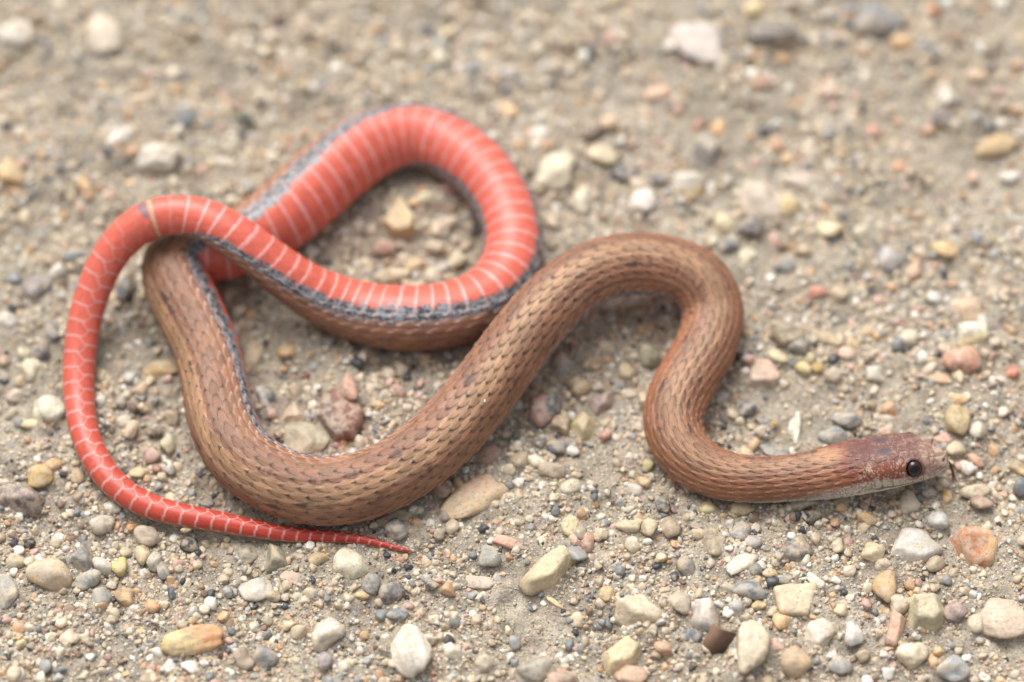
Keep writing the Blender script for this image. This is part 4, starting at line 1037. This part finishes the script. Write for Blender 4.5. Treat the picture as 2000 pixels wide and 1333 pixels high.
def build_grit():
    protos = bpy.data.collections.new('grain_shapes')
    for k in range(8):
        p, f = stone_shape(5000 + 11 * k, 'saasasra'[k], 3)
        o = mesh_obj('grain_%02d' % k, p, f, M_GRAIN)
        SC.collection.objects.unlink(o); protos.objects.link(o)
    r = np.random.default_rng(77)
    def scatter(n, lo, hi, med, sig, thick, gap, wide=False):
        x = r.uniform(-57, 57, n) * (1.28 if wide else 1); y = r.uniform(-43, 54, n) * (1.34 if wide else 1)
        if wide:
            out = (np.abs(x) > 57) | (y < -43) | (y > 54); x, y = x[out], y[out]; n = len(x)
        keep = r.random(n) < np.clip(0.70 + thick * hsample(PATCH, x, y) + 0.6 * thick * hsample(PATCH2, x, y), 0.06, 1)
        x, y = x[keep], y[keep]
        s = np.clip(med * np.exp(r.normal(0, sig, len(x))), lo, hi)
        ok = (stone_inside(x, y) > gap)
        ok &= snake_room(x, y, s)
        return x[ok], y[ok], s[ok]
    sets = [scatter(7000, 0.34, 0.8, 0.42, 0.28, 0.26, 0.98), scatter(40000, 0.16, 0.38, 0.22, 0.32, 0.26, 0.90), scatter(110000, 0.08, 0.18, 0.12, 0.3, 0.2, 0.80), scatter(150000, 0.035, 0.09, 0.06, 0.3, 0.12, 0.72),
            scatter(8000, 0.34, 0.8, 0.42, 0.28, 0.26, 0.98, True), scatter(44000, 0.16, 0.38, 0.22, 0.32, 0.26, 0.90, True), scatter(50000, 0.08, 0.18, 0.12, 0.3, 0.2, 0.80, True)]
    x, y, s = [np.concatenate(q) for q in zip(*sets)]; n = len(x)
    z = hsample(HF, x, y) + s * r.uniform(-0.35, 0.35, n)
    # grains that land on the rim of a stone lie on it
    asp = np.stack([r.uniform(0.8, 1.25, n), r.uniform(0.75, 1.1, n), r.uniform(0.6, 0.95, n)], 1)
    me = bpy.data.meshes.new('gravel'); me.vertices.add(n)
    me.vertices.foreach_set('co', (np.stack([x, y, z], 1) * MM).astype(np.float32).ravel())
    ci = r.choice(len(PAL), n, p=PPR); big = s > 0.17
    col = PAL[ci] * r.uniform(0.78, 1.1, (n, 1)); col = 0.72 * col + 0.28 * (col.mean(1, keepdims=True) * np.array([1.08, 1.0, 0.88]))
    c4 = np.ones((n, 4), np.float32); c4[:, :3] = np.clip(col, 0.01, 0.85)
    a = me.attributes.new('tint', 'FLOAT_COLOR', 'POINT'); a.data.foreach_set('color', c4.ravel())
    a = me.attributes.new('turn', 'FLOAT_VECTOR', 'POINT')
    a.data.foreach_set('vector', np.stack([r.normal(0, 0.35, n), r.normal(0, 0.35, n), r.uniform(0, 6.28, n)], 1).astype(np.float32).ravel())
    a = me.attributes.new('size', 'FLOAT_VECTOR', 'POINT'); a.data.foreach_set('vector', (asp * s[:, None]).astype(np.float32).ravel())
    a = me.attributes.new('which', 'INT', 'POINT'); a.data.foreach_set('value', r.integers(0, 8, n).astype(np.int32))
    o = bpy.data.objects.new('gravel', me); SC.collection.objects.link(o)
    o['kind'] = 'stuff'; o['label'] = 'fine mixed grit and sand grains scattered between the pebbles'; o['category'] = 'gravel'
    ng = bpy.data.node_groups.new('scatter_grains', 'GeometryNodeTree')
    ng.interface.new_socket('Geometry', in_out='INPUT', socket_type='NodeSocketGeometry')
    ng.interface.new_socket('Geometry', in_out='OUTPUT', socket_type='NodeSocketGeometry')
    N, Lk = ng.nodes.new, ng.links.new
    gi, go = N('NodeGroupInput'), N('NodeGroupOutput')
    m2p = N('GeometryNodeMeshToPoints'); ci_ = N('GeometryNodeCollectionInfo'); ci_.inputs['Collection'].default_value = protos
    ci_.inputs['Separate Children'].default_value = True; ci_.inputs['Reset Children'].default_value = True
    ip = N('GeometryNodeInstanceOnPoints'); ip.inputs['Pick Instance'].default_value = True
    def named(nm, ty):
        q = N('GeometryNodeInputNamedAttribute'); q.data_type = ty; q.inputs['Name'].default_value = nm; return q.outputs['Attribute']
    e2r = N('FunctionNodeEulerToRotation')
    Lk(gi.outputs[0], m2p.inputs['Mesh']); Lk(m2p.outputs[0], ip.inputs['Points']); Lk(ci_.outputs[0], ip.inputs['Instance'])
    Lk(named('which', 'INT'), ip.inputs['Instance Index']); Lk(named('turn', 'FLOAT_VECTOR'), e2r.inputs[0]); Lk(e2r.outputs[0], ip.inputs['Rotation'])
    Lk(named('size', 'FLOAT_VECTOR'), ip.inputs['Scale']); Lk(ip.outputs[0], go.inputs[0])
    md = o.modifiers.new('scatter', 'NODES'); md.node_group = ng
    return o

# ---------------------------------------------------------------- small litter
def tube(name, pts, r0, r1, col, mat, label, cat):
    d, _ = catmull(np.array(pts), 8)
    t = np.gradient(d, axis=0); t /= np.linalg.norm(t, axis=1)[:, None]
    s1 = np.cross(t, [0, 0, 1]); s1 /= np.linalg.norm(s1, axis=1)[:, None]; s2 = np.cross(s1, t)
    k = 8; a = np.linspace(0, 2 * math.pi, k, endpoint=False); rr = np.linspace(r0, r1, len(d))
    ring = d[:, None] + rr[:, None, None] * (np.cos(a)[None, :, None] * s1[:, None] + np.sin(a)[None, :, None] * s2[:, None])
    n = len(d); i, j = np.meshgrid(np.arange(n - 1), np.arange(k), indexing='ij')
    q = np.stack([i * k + j, i * k + (j + 1) % k, (i + 1) * k + (j + 1) % k, (i + 1) * k + j], -1).reshape(-1, 4)
    o = mesh_obj(name, ring.reshape(-1, 3), q, mat, np.tile(lin(col), (n * k, 1)))
    tag(o, label, cat); return o

def build_litter():
    # curled scrap of dead leaf standing on its edge among the foreground stones
    nu, nv = 26, 20; uu, vv = np.meshgrid(np.linspace(0, 1, nu), np.linspace(0, 1, nv), indexing='ij')
    A, B_, C_, D_ = pix(1357, 1286, 0.1), pix(1393, 1216, 1.9), pix(1441, 1238, 1.5), pix(1408, 1284, 0.2)
    P = (A[None, None] * ((1 - uu) * (1 - vv))[..., None] + B_[None, None] * ((1 - uu) * vv)[..., None] + C_[None, None] * (uu * vv)[..., None] + D_[None, None] * (uu * (1 - vv))[..., None])
    nz = np.cross(C_ - A, B_ - D_); nz /= np.linalg.norm(nz)
    w_ = Waves(3, 3.2, dim=2)(np.stack([uu, vv], -1).reshape(-1, 2)).reshape(uu.shape)
    rag = 0.10 * Waves(4, 14, dim=2)(np.stack([uu, vv], -1).reshape(-1, 2)).reshape(uu.shape)
    P = P + nz * (0.45 * np.sin(math.pi * uu) * (0.4 + vv) + 0.10 * w_)[..., None] + (C_ - A)[None, None] / 8 * (rag * (np.abs(uu - 0.5) * 2) ** 4)[..., None] + (B_ - D_)[None, None] / 8 * (rag * (np.abs(vv - 0.5) * 2) ** 4)[..., None]
    top, bot = P + nz * 0.05, P - nz * 0.05
    vts = np.vstack([top.reshape(-1, 3), bot.reshape(-1, 3)]); n1 = nu * nv
    i, j = np.meshgrid(np.arange(nu - 1), np.arange(nv - 1), indexing='ij'); a = i * nv + j
    q = np.stack([a, a + nv, a + nv + 1, a + 1], -1).reshape(-1, 4); f = [q, q[:, ::-1] + n1]
    rim = [k * nv for k in range(nu)] + [(nu - 1) * nv + k for k in range(1, nv)] + [k * nv + nv - 1 for k in range(nu - 2, -1, -1)] + [k for k in range(nv - 2, 0, -1)]
    rim = np.array(rim); nxt = np.roll(rim, -1); f.append(np.stack([rim, rim + n1, nxt + n1, nxt], -1))
    col = lin((110, 86, 70))[None] * (1 + 0.22 * np.concatenate([w_.ravel(), w_.ravel()])[:, None])
    o = mesh_obj('leaf_scrap', vts, np.vstack(f), M_LEAF, np.clip(col, 0.01, 0.9))
    tag(o, 'curled dark brown scrap of dead leaf standing among the foreground stones', 'leaf')
    tube('straw', [pix(836, 741, 0.25), pix(850, 737, 0.4), pix(872, 731, 0.55)], 0.09, 0.05, (186, 152, 92), M_LEAF, 'short dry straw lying beside the straight brown stretch of body', 'straw')
    tube('rootlet', [pix(1806, 979, 0.35), pix(1826, 978, 0.75), pix(1846, 983, 0.7), pix(1856, 988, 0.4), pix(1860, 1000, 0.2)], 0.025, 0.015, (170, 150, 128), M_LEAF, 'hair-thin pale rootlet arching over beads below the chin', 'root')
    # one pale crumb stuck to the back
    s0 = float(np.interp(27.2, np.arange(len(CS)), CS)); p, t, r, ps, vv_, ll = [x[0] for x in frames(np.array([s0]))]
    an = 0.22; pv, pf = stone_shape(31, 's', 2)
    q = p + (math.cos(an) * vv_ + math.sin(an) * ll) * (r + 0.12)
    o = mesh_obj('crumb', pv * np.array([0.09, 0.17, 0.09]), pf, M_PEB, np.tile(lin((222, 220, 216)), (len(pv), 1)), loc=q)
    tag(o, 'tiny white crumb stuck on the brown back of the snake', 'crumb')

build_ground()
build_snake()
build_stones()
build_grit()
build_litter()
